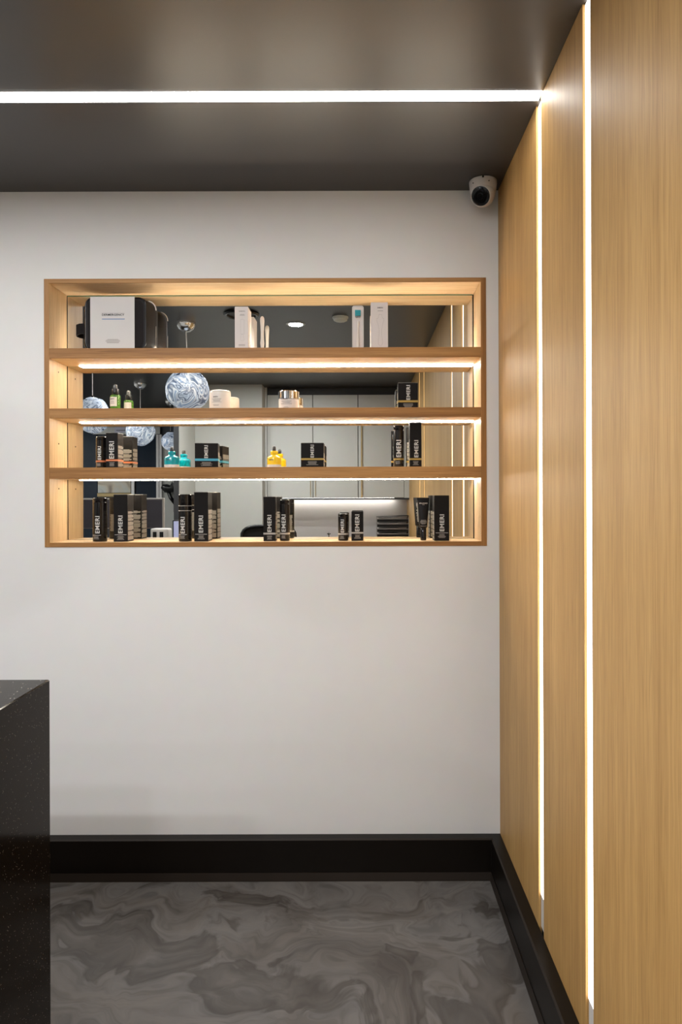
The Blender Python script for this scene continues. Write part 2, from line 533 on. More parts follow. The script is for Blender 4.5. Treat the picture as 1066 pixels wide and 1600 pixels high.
# ceiling: two boards with the light strip's slot between them
bm = bmesh.new()
CG0, CG1 = 1.960, 2.010
add_box(bm, XL - .1, XR + .12, YF - .1, CG0, ZC, ZC + .1)
add_box(bm, XL - .1, XR + .12, CG1, YB + .3, ZC, ZC + .1)
add_box(bm, XL - .1, XR + .12, CG0, CG1, ZC + .02, ZC + .1)
struct(fin(bm, 'ceiling', M['ceiling']))

# right wall: backing and proud oak panels with lit slots between them
RD = .009
bm = bmesh.new(); add_box(bm, XR + RD, XR + .12, YF - .1, YB, 0, ZC)
wr = struct(fin(bm, 'wall_right', M['dark_gap']))
slots = [(1.984, 2.040), (1.562, 1.616), (-.108, -.056), (-.53, -.478)]
edges = [YB] + [v for a, b in slots for v in (b, a)] + [-2.14]
for i in range(0, len(edges), 2):
    box('oak_panel', XR, XR + RD, edges[i + 1], edges[i], 0.0, ZC, M['wood_panel'], wr, bev=.0006)
lab = ['narrow white light strip between the two oak panels nearest the corner',
       'bright white vertical light strip beside the widest oak panel',
       'light strip in the oak wall seen only in the mirror, nearer of that pair',
       'light strip in the oak wall seen only in the mirror, farther of that pair']
for (a, b), lb in zip(slots, lab):
    t = thing('light_strip', lb, 'light', (XR + RD, (a + b) / 2, H - 1.228), 0, 'light strips in the oak wall')
    bm = bmesh.new(); add_box(bm, -.0035, -.0004, a - (a + b) / 2 + .002, b - (a + b) / 2 - .002, .094, 1.228 + 1.109 - .004)
    fin(bm, 'diffuser', M['strip_w'], t)
    bm = bmesh.new(); add_box(bm, -.0025, -.0003, a - (a + b) / 2 + .002, b - (a + b) / 2 - .002, .001, .0925)
    fin(bm, 'channel_end', M['plastic_w'], t)
t = thing('light_strip', 'long white light strip recessed across the dark ceiling', 'light', (0, (CG0 + CG1) / 2, ZC))
bm = bmesh.new(); add_box(bm, XL, XR - .002, -.023, .023, -.0015, .018)
fin(bm, 'diffuser', M['strip_c'], t)
bm = bmesh.new()
for s in (-1, 1): add_box(bm, XL, XR - .002, min(s * .0232, s * .0248), max(s * .0232, s * .0248), .0005, .019)
fin(bm, 'channel', M['alu'], t)

# baseboards with a cove foot
def baseboard(name, pts_fn, L0, L1):
    # profile: distance from wall, height
    prof = [(0, 0), (.0455, 0), (.0455, .004), (.0405, .029), (.0385, .029), (.0385, .143), (.034, .148), (0, .148)]
    bm = bmesh.new()
    ra = [bm.verts.new(pts_fn(L0(d), d, z)) for d, z in prof]
    rb = [bm.verts.new(pts_fn(L1(d), d, z)) for d, z in prof]
    n = len(prof)
    for k in range(n):
        f = bm.faces.new((ra[k], ra[(k + 1) % n], rb[(k + 1) % n], rb[k]))
        if k in (1, 2, 5): f.material_index = 1  # tilted faces: the light they catch is painted in as lighter brown
    bm.faces.new(ra); bm.faces.new(list(reversed(rb)))
    bmesh.ops.recalc_face_normals(bm, faces=bm.faces)
    return struct(fin(bm, name, [M['base'], M['base_foot']]))
baseboard('baseboard_back', lambda s, d, z: (s, YB - d, z), lambda d: XL, lambda d: XR - d)
baseboard('baseboard_right', lambda s, d, z: (XR - d, s, z), lambda d: -1.8, lambda d: YB - d)

# walls behind the camera, seen in the mirror
XS, YC, YT = -.9416, -1.788, -1.578     # tall block's edge, cabinet fronts, tall block front
struct(box('wall_left', XL - .1, XL, YF, YB, 0, ZC, M['wall_grey']))
struct(box('wall_front', XL, XR + RD, YF - .1, YF, 0, ZC, M['navy']))
struct(box('wall_front_splash', XS - .02, XR, -2.24, -2.14, 0, ZC, M['splash']))
# side wall block with the tall grey return
bm = bmesh.new()
x305 = V(305, 700, 7.09).x; x409 = V(409.5, 620, 7.09).x
add_box(bm, x305, x409, -2.9, YT, 0, ZC)
add_box(bm, x305 - .02, x305, -2.9, 2 * MIR - 6.46, 0, ZC)
struct(fin(bm, 'wall_front_return', M['wall_grey']))
struct(box('trim_11', x305 - .045, x305 - .0005, 2 * MIR - 6.459, 2 * MIR - 6.44, 0, ZC, M['charcoal']))

# ------------------------------------------------------------------ niche shelf unit
u = thing('display_shelf', 'oak framed shelf unit set into the white wall, lit under each shelf', 'shelf', (0, YB, NZ0))
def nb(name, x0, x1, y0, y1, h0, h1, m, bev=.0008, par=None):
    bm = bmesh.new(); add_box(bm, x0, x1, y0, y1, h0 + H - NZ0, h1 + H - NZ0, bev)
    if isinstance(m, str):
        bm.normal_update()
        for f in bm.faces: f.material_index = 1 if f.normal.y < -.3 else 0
        m = [M['wood_face_lit'], M['wood_shelf']] if m == 'X' else [M['wood_side_lit'], M['wood_edge_v']]  # inner faces take the oak with the strips' glow in its colour
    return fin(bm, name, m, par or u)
DEP = .160
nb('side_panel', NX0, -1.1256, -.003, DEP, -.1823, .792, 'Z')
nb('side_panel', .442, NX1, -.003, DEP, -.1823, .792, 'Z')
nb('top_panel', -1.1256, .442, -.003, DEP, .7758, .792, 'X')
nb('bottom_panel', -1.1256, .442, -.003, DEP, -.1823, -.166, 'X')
SH = [(.503, .540), (.286, .3214), (.066, .1063)]
SB = {1: .540, 2: .3214, 3: .1063, 4: -.166}
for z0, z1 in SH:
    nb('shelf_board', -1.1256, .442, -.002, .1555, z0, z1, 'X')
    s = nb('light_strip', -1.072, .438, .1385, .1525, z0 - .0028, z0 - .0005, M['strip_n'], 0)
# light strip lying at the back of the top shelf
nb('light_strip', -1.072, .438, .144, .1525, .541, .544, M['strip_t'], 0)
holes = [(580, 0), (692, 0), (762, 0)]
for hz in (.467, .199, .031):
    lathe('peg_hole', [(.0028, 0), (.0028, .0012), (.0014, .0014)], M['dark_gap'], u, 12,
          (-1.1257, .077, hz + H - NZ0), (0, math.pi / 2, 0))
for hz in (.484, .268, .048):
    lathe('peg_hole', [(.0028, 0), (.0028, .0012), (.0014, .0014)], M['alu'], u, 12,
          (.4421, .077, hz + H - NZ0), (0, -math.pi / 2, 0))

mt = thing('mirror', 'mirror lining the back of the oak shelf unit', 'mirror', (0, MIR, SB[4] + H))
bm = bmesh.new(); add_box(bm, -1.1225, .4375, .0, .004, .001, .9415)
for f in bm.faces:
    if abs(f.normal.y) < .5: f.material_index = 1
bm.normal_update()
for f in bm.faces: f.material_index = 0 if f.normal.y < -.5 else 1
fin(bm, 'mirror_glass', [M['mirror'], M['glass_edge']], mt)
box('edge_gap', -1.1252, -1.1228, -.0005, .005, .001, .94, M['dark_gap'], mt)
box('edge_gap', .4378, .4416, -.0005, .005, .001, .94, M['dark_gap'], mt)
bm = bmesh.new(); add_box(bm, -1.1225, .4375, -.0015, .002, .9375, .9412)
fin(bm, 'polished_edge', M['glass_edge'], mt)

# ------------------------------------------------------------------ product builders
EMERI = 'EMERI'
def place(xc, base, Z):
    return (xc, Z, SB[base] + H)

def carton(name, label, x0, x1, ytop, base, Z0, d, txt, stripe=None, smat=None, line=None, group=None, rz=0,
           m='box', txt_m='ink_w', small=True, side='right', edge=False, panels=True):
    """a folding carton; x0,x1,ytop pixels of its front face; Z0 distance of the front"""
    a = P(x0, VY, Z0); b = P(x1, VY, Z0)
    W = b.x - a.x; xc = (a.x + b.x) / 2
    top = P((x0 + x1) / 2, ytop, Z0).z - (SB[base] + H)
    t = thing(name, label, 'box', (xc, Z0 + d / 2, SB[base] + H), rz, group)
    bm = bmesh.new(); add_box(bm, -W / 2, W / 2, -d / 2, d / 2, .0003, top, .0009, 1)
    bm.normal_update()
    if edge:
        for f in bm.faces:
            if f.calc_area() < .0012 * max(W, top, d) and abs(f.normal.z) < .9: f.material_index = 1
    fin(bm, 'carton_body', [M[m], M['edge_w']], t)
    # lid seam flap on top
    box('lid_flap', -W / 2 + .002, W / 2 - .002, -d / 2 + .002, d / 2 - .004, top - .0003, top + .0004, M[m], t)
    fy = lambda x, z: -d / 2 - .00035
    by = lambda x, z: d / 2 + .00035
    rx = lambda x, z: W / 2 + .00035
    lx = lambda x, z: -W / 2 - .00035
    def loc(px, py):
        p = P(px, py, Z0); return p.x - xc, p.z - (SB[base] + H)
    if txt:
        ax, az = loc(txt[0], txt[3]); bx, bz = loc(txt[1], txt[2])
        lettering(t, EMERI, ax, bx, az, bz, fy, M[txt_m], True)
    zs = None
    if stripe:
        _, za = loc(x0, stripe[1]); _, zb = loc(x0, stripe[0]); zs = (za, zb)
        quad_print(t, [(-W / 2, W / 2, za, zb)], fy, M[smat], 'foil_band', 1)
        quad_print(t, [(-W / 2, W / 2, za, zb)], by, M[smat], 'foil_band', 1, 'back')
        quad_print(t, [(-d / 2, d / 2, za, zb)], rx, M[smat], 'foil_band', 1, 'right')
        quad_print(t, [(-d / 2, d / 2, za, zb)], lx, M[smat], 'foil_band', 1, 'left')
    if line:
        _, zl = loc(x0, line)
        quad_print(t, [(-W * .42, W * .42, zl - .0006, zl + .0006)], fy, M['ink_w'], 'printed_line', 1)
        ztxt = zl
    else: ztxt = zs[0] if zs else top * .2
    if small:
        quad_print(t, text_lines(-W * .27, W * .27, max(.004, ztxt - .019), ztxt - .0035, 5, .4), fy, M['ink_g'], 'small_print', 1)
    if panels:
        rows = int(top * .62 / .0034)
        z0, z1 = .006, top * .64
        def blocks(h0, h1, w0, w1, rr):
            out = []
            z = h0
            while z < h1 - .006:
                hh = min(h1 - z, rr.uniform(.010, .020))
                kk = max(3, int(hh / .0019)); st = hh / kk
                for q in range(kk):
                    e = 1 - (rr.random() * .35 if q in (0, kk - 1) else rr.random() * .05)
                    zz = z + q * st
                    if zs and zs[0] - .002 < zz < zs[1] + .001: continue
                    out.append((w0, w0 + (w1 - w0) * e, zz, zz + st * .8))
                z += hh + rr.uniform(.0012, .0035)
            return out
        rr = random.Random(int(x0 * 7 + ytop))
        quad_print(t, blocks(z0, z1, -d / 2 + .004, d / 2 - .003, rr), rx, M['ink_p'], 'small_print', 1, 'right')
        quad_print(t, blocks(z0, z1, -d / 2 + .004, d / 2 - .003, rr), lx, M['ink_p'], 'small_print', 1, 'left')
        quad_print(t, blocks(z0, z1, -W / 2 + .003, W / 2 - .003, rr), by, M['ink_p'], 'small_print', 1, 'back')
    return t

def cyl_surf(r, sgn=-1, eps=.0003):
    return lambda x, z: sgn * (math.sqrt(max(r * r - x * x, 1e-8)) + eps)

def bottle(name, label, x0, x1, ytop, base, Zc, txt, stripe=None, smat=None, line=None, seams=(), group=None, top='chrome'):
    a = P(x0, VY, Zc); b = P(x1, VY, Zc)
    r = (b.x - a.x) / 2; xc = (a.x + b.x) / 2
    hgt = P((x0 + x1) / 2, ytop, Zc).z - (SB[base] + H)
    t = thing(name, label, 'bottle', (xc, Zc, SB[base] + H), 0, group)
    zf = Zc - r
    def loc(px, py):
        p = P(px, py, zf + .001); return (p.x - xc), p.z - (SB[base] + H)
    sz = sorted(loc(x0, s)[1] for s in seams)
    capz = sz[-1] if sz else hgt * .90
    body_top = sz[0] if sz else capz
    e = .0015
    prof = [(r - .0025, .0003), (r - .0007, .0010), (r, .0030), (r, body_top - .001), (r - e * .5, body_top)]
    lathe('bottle_body', prof, M['bottle'], t, 40)
    if len(sz) == 2:
        lathe('collar_ring', [(r - .0004, sz[0]), (r + .0002, sz[0] + .0008), (r + .0002, sz[0] + .0018), (r - .0004, sz[0] + .002)], M['silver'], t, 40)
        lathe('neck_band', [(r - .0004, sz[0] + .002), (r - .0004, sz[1] - .001)], M['bottle'], t, 40)
        lathe('collar_ring', [(r - .0004, sz[1] - .001), (r + .0002, sz[1] - .0004), (r + .0002, sz[1] + .0004), (r - .0004, sz[1] + .001)], M['silver'], t, 40)
        c0 = sz[1] + .001
    else: c0 = capz
    lathe('bottle_cap', [(r - .0006, c0 + .0003), (r - .0002, c0 + .0012), (r - .0002, hgt - .0016), (r - .0014, hgt - .0004), (r - .003, hgt), (r * .4, hgt + .0003)], M['bottle'], t, 40)
    if top == 'chrome':
        lathe('cap_rim', [(r - .003, hgt - .0002), (r - .0026, hgt + .0007), (r * .55, hgt + .0009)], M['chrome'], t, 40)
    fs = cyl_surf(r); bs = cyl_surf(r, 1)
    if txt:
        ax, az = loc(txt[0], txt[3]); bx, bz = loc(txt[1], txt[2])
        ax = max(ax, -r * .96); bx = min(bx, r * .96)
        lettering(t, EMERI, ax, bx, az, bz, fs, M['ink_w'], True)
    if stripe:
        _, za = loc(x0, stripe[1]); _, zb = loc(x0, stripe[0])
        lathe('foil_band', [(r - .0002, za), (r + .0003, za + .0001), (r + .0003, zb - .0001), (r - .0002, zb)], M[smat], t, 40)
        zt = za
    else: zt = loc(x0, line)[1] if line else .03
    if line:
        quad_print(t, [(-r * .90, r * .45, zt - .0006, zt + .0006)], fs, M['ink_w'], 'printed_line', 10)
    quad_print(t, text_lines(-r * .7, r * .25, max(.003, zt - .015), zt - .003, 4, .35), fs, M['ink_g'], 'small_print', 6)
    quad_print(t, text_lines(-r * .7, r * .7, zt + .006, hgt * .60, int(hgt * .5 / .0025), .3), bs, M['ink_p'], 'small_print', 6, 'back')
    return t

def dropper(name, label, xc_px, w_px, ys, base, Zc, glass, group=None, kind='round'):
    """ys: pixels of bulb top, bulb bottom/neck top, shoulder, base"""
    xc = P(xc_px, VY, Zc).x
    r = w_px / 2 * Zc / F
    zz = [P(xc_px, y, Zc).z - (SB[base] + H) for y in ys]
    t = thing(name, label, 'bottle', (xc, Zc, SB[base] + H), 0, group)
    return t, xc, r, zz

# ------------------------------------------------------------------ top shelf
# wash bag
def rrect(w, h, r, n=6):
    out = []
    for cx, cz, a0 in ((w / 2 - r, h / 2 - r, 0), (-w / 2 + r, h / 2 - r, 90), (-w / 2 + r, -h / 2 + r, 180), (w / 2 - r, -h / 2 + r, 270)):
        for k in range(n + 1):
            a = math.radians(a0 + 90 * k / n)
            out.append((cx + r * math.cos(a), cz + r * math.sin(a)))
    return out
zf = 2.632
xa, xb = P(134, VY, zf).x, P(229.5, VY, zf).x
bw = xb - xa; bxc = (xa + xb) / 2
bh = P(180, 464.8, zf).z - (SB[1] + H)
bag = thing('wash_bag', 'black zipped wash bag with a white paper sleeve and side loop', 'bag', (bxc, zf + .055, SB[1] + H), 0)
bm = bmesh.new()
secs = [(-.0545, bw - .016, bh - .016, .022), (-.055, bw - .006, bh - .006, .026), (-.050, bw, bh, .028), (-.030, bw + .026, bh - .002, .032),
        (-.012, bw + .044, bh - .004, .036), (.012, bw + .044, bh - .006, .036), (.030, bw + .030, bh - .012, .036), (.046, bw + .004, bh - .028, .034), (.050, bw - .03, bh - .05, .03)]
rings = []
for i, (y, ww, hh, rr) in enumerate(secs):
    wob = 0 if i < 3 else .0015
    rings.append([bm.verts.new((x + random.uniform(-wob, wob), y, z + max(hh / 2, 0) + .0005 + (random.uniform(-wob, wob) if z > 0 else 0))) for x, z in rrect(ww, hh, rr)])
for A, B in zip(rings, rings[1:]):
    n = len(A)
    for k in range(n): bm.faces.new((A[k], A[(k + 1) % n], B[(k + 1) % n], B[k]))
bm.faces.new(list(reversed(rings[0]))); bm.faces.new(rings[-1])
bmesh.ops.recalc_face_normals(bm, faces=bm.faces)
bag_body = fin(bm, 'bag_body', M['leather'], bag, 50)
# front panel of matt fabric inside the black piping
bm = bmesh.new()
pr = rrect(bw - .022, bh - .020, .020)
f = bm.faces.new([bm.verts.new((x, -.0556, z + bh / 2)) for x, z in pr])
if f.normal.y > 0: f.normal_flip()
fin(bm, 'front_panel', M['fabric_b'], bag)
tube('front_piping', [(x, -.0545, z + bh / 2) for x, z in rrect(bw - .004, bh - .004, .027)] + [(bw / 2 - .002, -.0545, bh / 2 + bh / 2 - .029)], .0026, M['plastic_b'], bag, 8)
# pale piping along the seam on the right
pp = rrect(bw + .048, bh - .002, .036, 6)
seg = [(x, -.013, z + bh / 2) for x, z in pp if x > bw / 2 - .004 and z > -.01]
seg = sorted(seg, key=lambda q: -q[2])
tube('side_piping', seg, .0022, M['paper'], bag, 8)
tube('zip_line', [(bw / 2 + .0235, -.012, bh * .50), (bw / 2 + .0232, -.012, bh * .3), (bw / 2 + .022, -.012, .02)], .0013, M['silver'], bag, 6)
# side loop
bm = bmesh.new()
path = [(-bw / 2 + .004, -.016), (-bw / 2 - .034, -.024), (-bw / 2 - .048, -.018), (-bw / 2 - .052, -.004), (-bw / 2 - .044, .006), (-bw / 2 - .020, .010), (-bw / 2 + .002, .008)]
zb0, zb1 = bh * .36, bh * .56
ra = []
for i, (x, y) in enumerate(path):
    dz = -.003 * i
    ra.append([bm.verts.new((x, y, zb0 + dz)), bm.verts.new((x, y, zb1 + dz)), bm.verts.new((x + .003, y + .003, zb1 + dz)), bm.verts.new((x + .003, y + .003, zb0 + dz))])
for A, B in zip(ra, ra[1:]):
    for k in range(4): bm.faces.new((A[k], A[(k + 1) % 4], B[(k + 1) % 4], B[k]))
bmesh.ops.recalc_face_normals(bm, faces=bm.faces)
fin(bm, 'side_loop', M['fabric_b'], bag)
# paper sleeve
sx0, sx1 = P(142.5, VY, zf).x - bxc, P(211.6, VY, zf).x - bxc
bm = bmesh.new()
add_box(bm, sx0, sx1, -.0584, -.0578, .0004, bh + .0020)
add_box(bm, sx0, sx1, -.0577, .050, bh + .0012, bh + .0020)
add_box(bm, sx0, sx1, .0505, .0511, .0004, bh + .0020)
slv = fin(bm, 'paper_sleeve', M['paper'], bag)
sy = lambda x, z: -.0587
def bl(px, py):
    p = P(px, py, zf - .003); return p.x - bxc, p.z - (SB[1] + H)
a = bl(159.5, 493.6); b = bl(194.5, 490.0)
lettering(slv, 'DERMERGENCY', a[0], b[0], a[1], b[1], sy, M['plastic_b'], False, .03)
a = bl(159.5, 499.3); b = bl(195, 496.8)
quad_print(slv, [(a[0], b[0], a[1], (a[1] + b[1]) / 2)], sy, mat('sleeve_blue', (.12, .22, .45), .5), 'blue_line', 1)
a = bl(159, 488.6); b = bl(195, 488.2)
quad_print(slv, [(a[0], b[0], a[1], b[1])], sy, M['ink_lt'], 'printed_rule', 1)
a = bl(164, 536.5); b = bl(189, 529.5)
quad_print(slv, text_lines(a[0], b[0], a[1], b[1], 5, .35), sy, M['ink_lt'], 'small_print', 1)

# white carton left of centre
def outline(parent, pts, surf, wd, m, name='outline_drawing'):
    """thin printed outline through (x,z) points"""
    vs = []; fs = []
    n = len(pts)
    for i in range(n):
        p = Vector(pts[i]); q = Vector(pts[(i + 1) % n])
        d = (q - p); L_ = d.length
        if L_ < 1e-7: continue
        nn = Vector((-d.y, d.x)) / L_ * wd / 2
        b = len(vs)
        for s in (p + nn, p - nn, q - nn, q + nn): vs.append((s.x, surf(s.x, s.y), s.y))
        fs.append((b, b + 1, b + 2, b + 3))
    me = bpy.data.meshes.new(name); me.from_pydata(vs, [], fs); me.update()
    return link(name, me, m, parent)

def roller_outline(cx, z0, z1, hw):
    hgt = z1 - z0
    L_ = [(-.42, 1.0), (.42, 1.0), (.46, .93), (.62, .88), (.95, .88), (1, .80), (.85, .76), (.55, .66), (.36, .50), (.34, .38), (.50, .22), (.62, .12), (.5, .04), (.2, 0),
          (-.2, 0), (-.5, .04), (-.62, .12), (-.50, .22), (-.34, .38), (-.36, .50), (-.55, .66), (-.85, .76), (-1, .80), (-.95, .88), (-.62, .88), (-.46, .93)]
    return [(cx + a * hw, z0 + b * hgt) for a, b in L_]

c = carton('tool_carton', 'tall white carton beside the pale wand on the top shelf', 367.8, 388.6, 479, 1, 2.64, .080, None, m='carton_w', small=False, panels=False)
def cl(obj, Z0):
    def f_(px, py):
        p = P(px, py, Z0); return p.x - obj.location.x, p.z - obj.location.z
    return f_
q = cl(c, 2.64); fy = lambda x, z: -.0404
a = q(373.5, 487.2); b = q(383, 485.4); lettering(c, EMERI, a[0], b[0], a[1], b[1], fy, M['ink_g'], False, .02)
a = q(374.5, 493.5); b = q(382.5, 490.5); quad_print(c, text_lines(a[0], b[0], a[1], b[1], 2, .2), fy, M['ink_lt'], 'small_print', 1)
a = q(376.0, 522); b = q(381.5, 499)
outline(c, [(a[0], a[1]), (a[0], b[1] - .002), (a[0] + .003, b[1]), (b[0] - .003, b[1]), (b[0], b[1] - .002), (b[0], a[1])], fy, .0005, M['ink_lt'])
a = q(375.6, 532); b = q(381.4, 522.5)
outline(c, [(a[0], a[1]), (a[0] + .003, b[1]), (b[0] - .003, b[1]), (b[0], a[1])], fy, .0004, M['ink_lt'])
a = q(372.5, 541); b = q(383.5, 537.5); quad_print(c, text_lines(a[0], b[0], a[1], b[1], 2, .2), fy, M['ink_lt'], 'small_print', 1)

# pale wand standing on its head
p = P(410, 543, 2.684)
wd = thing('facial_wand', 'slim pale handled wand standing upright on the top shelf', 'beauty tool', (p.x, 2.684, SB[1] + H))
k_ = 2.684 / F
hh = P(410, 494.3, 2.684).z - (SB[1] + H)
lathe('wand_handle', [(.0066, .010), (.0060, .018), (.0078, .034), (.0060, .052), (.0058, .075), (.0070, .100), (.0082, hh - .018), (.0076, hh - .008), (.005, hh - .002), (.0015, hh)], M['cream'], wd, 24)
lathe('wand_head', [(.0135, .0004), (.015, .002), (.015, .006), (.0100, .009), (.0064, .011)], M['cream'], wd, 28)

# clear case with a roller
Zr = 2.645
xa, xb = P(551.4, VY, Zr).x, P(569.2, VY, Zr).x
zt = P(560, 477.2, Zr).z - (SB[1] + H)
rc = thing('roller_case', 'clear rounded case holding a needle roller with a teal cap', 'beauty tool', ((xa + xb) / 2, Zr + .011, SB[1] + H))
hw = (xb - xa) / 2
def plate(name, w_, h_, r_, y0, y1, m, par, z0=0., bev=.0):
    pts = [(x, z) for x, z in rrect(w_, h_, r_)]
    bm = bmesh.new()
    A = [bm.verts.new((x, y0, z + h_ / 2 + z0)) for x, z in pts]; B = [bm.verts.new((x, y1, z + h_ / 2 + z0)) for x, z in pts]
    n = len(A)
    for k in range(n): bm.faces.new((A[k], A[(k + 1) % n], B[(k + 1) % n], B[k]))
    bm.faces.new(A); bm.faces.new(list(reversed(B)))
    bmesh.ops.recalc_face_normals(bm, faces=bm.faces)
    return fin(bm, name, m, par, 40)
plate('case_back', hw * 2, zt, .008, .002, .011, M['clear'], rc, .0005)
plate('case_tray', hw * 2 - .006, zt - .006, .006, -.002, .0018, M['carton_w'], rc, .003)
# rim
rim = rrect(hw * 2 - .002, zt - .002, .0075)
tube('case_rim', [(x, -.004, z + zt / 2 + .0005) for x, z in rim + rim[:1]], .0014, M['paper'], rc, 8)
lathe('roller_handle', [(.003, .006), (.0055, .02), (.0052, .04), (.0035, .07), (.0048, .095), (.0055, .108)], M['cream'], rc, 20, (0, -.006, 0), None, 40, .6)
zc0, zc1 = P(560, 493.2, Zr).z - (SB[1] + H), P(560, 484, Zr).z - (SB[1] + H)
box('roller_cap', -.0105, .0105, -.0105, -.0025, zc0, zc1, M['tealcap'], rc, .0015, 2)
tube('roller_fork', [(-.0095, -.006, zc0 - .002), (-.006, -.006, zc0 - .0065), (0, -.006, zc0 - .004), (.006, -.006, zc0 - .0065), (.0095, -.006, zc0 - .002)], .0011, M['chrome'], rc, 6)

c = carton('roller_carton', 'white carton printed with a roller outline beside the clear case', 580.6, 607.3, 472.3, 1, 2.632, .050, None, m='carton_w', small=False, panels=False)
q = cl(c, 2.632); fy = lambda x, z: -.0254
a = q(590, 481.8); b = q(598.5, 479.8); lettering(c, EMERI, a[0], b[0], a[1], b[1], fy, M['ink_k'], False, .03)
a = q(590, 486.6); b = q(599, 484.8); quad_print(c, text_lines(a[0], b[0], a[1], b[1], 1, .1), fy, M['ink_lt'], 'small_print', 1)
a = q(589, 540.3); b = q(600, 491.5)
outline(c, roller_outline((a[0] + b[0]) / 2, a[1], b[1], (b[0] - a[0]) / 2), fy, .0006, M['ink_lt'])

# ------------------------------------------------------------------ second shelf
# green dropper bottle
Zc = 2.679
xc = P(180.8, VY, Zc).x
t = thing('dropper_bottle', 'green glass dropper bottle with a pale label and black collar', 'bottle', (xc, Zc, SB[2] + H))
z_ = lambda y: P(181, y, Zc).z - (SB[2] + H)
r = .0188
lathe('bottle_body', [(r - .003, .0004), (r - .0005, .0015), (r, .004), (r, z_(619.5)), (r - .002, z_(618)), (.010, z_(616.8)), (.010, z_(616.2))], M['green'], t, 36)
lathe('serum', [(r - .0035, .004), (r - .0022, .006), (r - .0022, .034)], mat('green_serum', (.20, .45, .07), .3), t, 24)
lathe('dropper_collar', [(.0122, z_(617)), (.0125, z_(616.8)), (.0125, z_(608.6)), (.0115, z_(608))], M['plastic_b'], t, 32)
lathe('dropper_bulb', [(.0074, z_(608)), (.0078, z_(606)), (.0076, z_(603)), (.0055, z_(601.2)), (.0015, z_(600.5))], mat('smoky_bulb', (.10, .10, .10), .12, coat=.5), t, 24)
lab_r = r + .0004
def arc_label(par, r_, a0, a1, z0, z1, m, name='paper_label', n=14):
    bm = bmesh.new(); A = []; B = []
    for k in range(n + 1):
        a = math.radians(a0 + (a1 - a0) * k / n)
        A.append(bm.verts.new((r_ * math.sin(a), -r_ * math.cos(a), z0))); B.append(bm.verts.new((r_ * math.sin(a), -r_ * math.cos(a), z1)))
    for k in range(n): bm.faces.new((A[k], A[k + 1], B[k + 1], B[k]))
    return fin(bm, name, m, par, 60)
lb = arc_label(t, lab_r, -80, 35, z_(635.5), z_(621.2), M['cream'])
arc_label(t, lab_r, 130, 225, z_(635.5), z_(621.2), M['paper'])
lettering(lb, EMERI, -.0150, .002, z_(625.2), z_(623.2), cyl_surf(lab_r), M['ink_k'], False, .03)
quad_print(lb, text_lines(-.0150, .004, z_(632), z_(626.5), 4, .4), cyl_surf(lab_r), M['ink_lt'], 'small_print', 6)

# cream jars
def jar_print(par, r_, zs, scale):
    lettering(par, EMERI, -r_ * .48, -r_ * .02, zs(620.7), zs(618.7), cyl_surf(r_), M['ink_k'], False, .03)
    quad_print(par, text_lines(-r_ * .72, r_ * .42, zs(628.5), zs(622), 5, .5), cyl_surf(r_), M['ink_lt'], 'small_print', 10)
    quad_print(par, text_lines(-r_ * .5, r_ * .1, zs(634), zs(631.5), 2, .4), cyl_surf(r_), M['ink_lt'], 'small_print', 10)
Zc = 2.663
xc = P(344.6, VY, Zc).x; r = .0393
t = thing('cream_jar', 'cream coloured jar with a domed top beside the glass globe', 'jar', (xc, Zc, SB[2] + H))
z_ = lambda y: P(344, y, Zc - r).z - (SB[2] + H)
hj = P(344, 610.2, Zc).z - (SB[2] + H)
lathe('jar_body', [(r - .003, .0004), (r - .0006, .0015), (r, .004), (r, hj - .012), (r - .0008, hj - .0085)], M['cream'], t, 56)
lathe('jar_lid', [(r - .0008, hj - .0083), (r - .0002, hj - .0075), (r - .0012, hj - .0045), (r - .006, hj - .0015), (r * .5, hj - .0002), (.004, hj)], M['cream'], t, 56)
jar_print(t, r, z_, 1)
xc = P(452, VY, Zc).x; r = .0375
t = thing('cream_jar', 'white cream jar with a chrome lid', 'jar', (xc, Zc, SB[2] + H))
z_ = lambda y: P(452, y + 3.2, Zc - r).z - (SB[2] + H)
zl = P(452, 622.6, Zc - r).z - (SB[2] + H)
hj = P(452, 611.8, Zc).z - (SB[2] + H)
lathe('jar_body', [(r - .003, .0004), (r - .0006, .0015), (r, .004), (r, zl - .001), (r - .002, zl)], M['carton_w'], t, 56)
lathe('jar_lid', [(r - .0008, zl + .0004), (r + .0012, zl + .0012), (r + .0012, hj - .002), (r - .001, hj - .0003), (r * .5, hj)], M['chrome'], t, 56)
jar_print(t, r, z_, 1)

carton('serum_box', 'black box with a gold band near the right end of the second shelf', 622.8, 654, 597.8, 2, 2.632, .060,
       (635.3, 641.0, 601.8, 624.8), (625.5, 628.7), 'gold', edge=True)

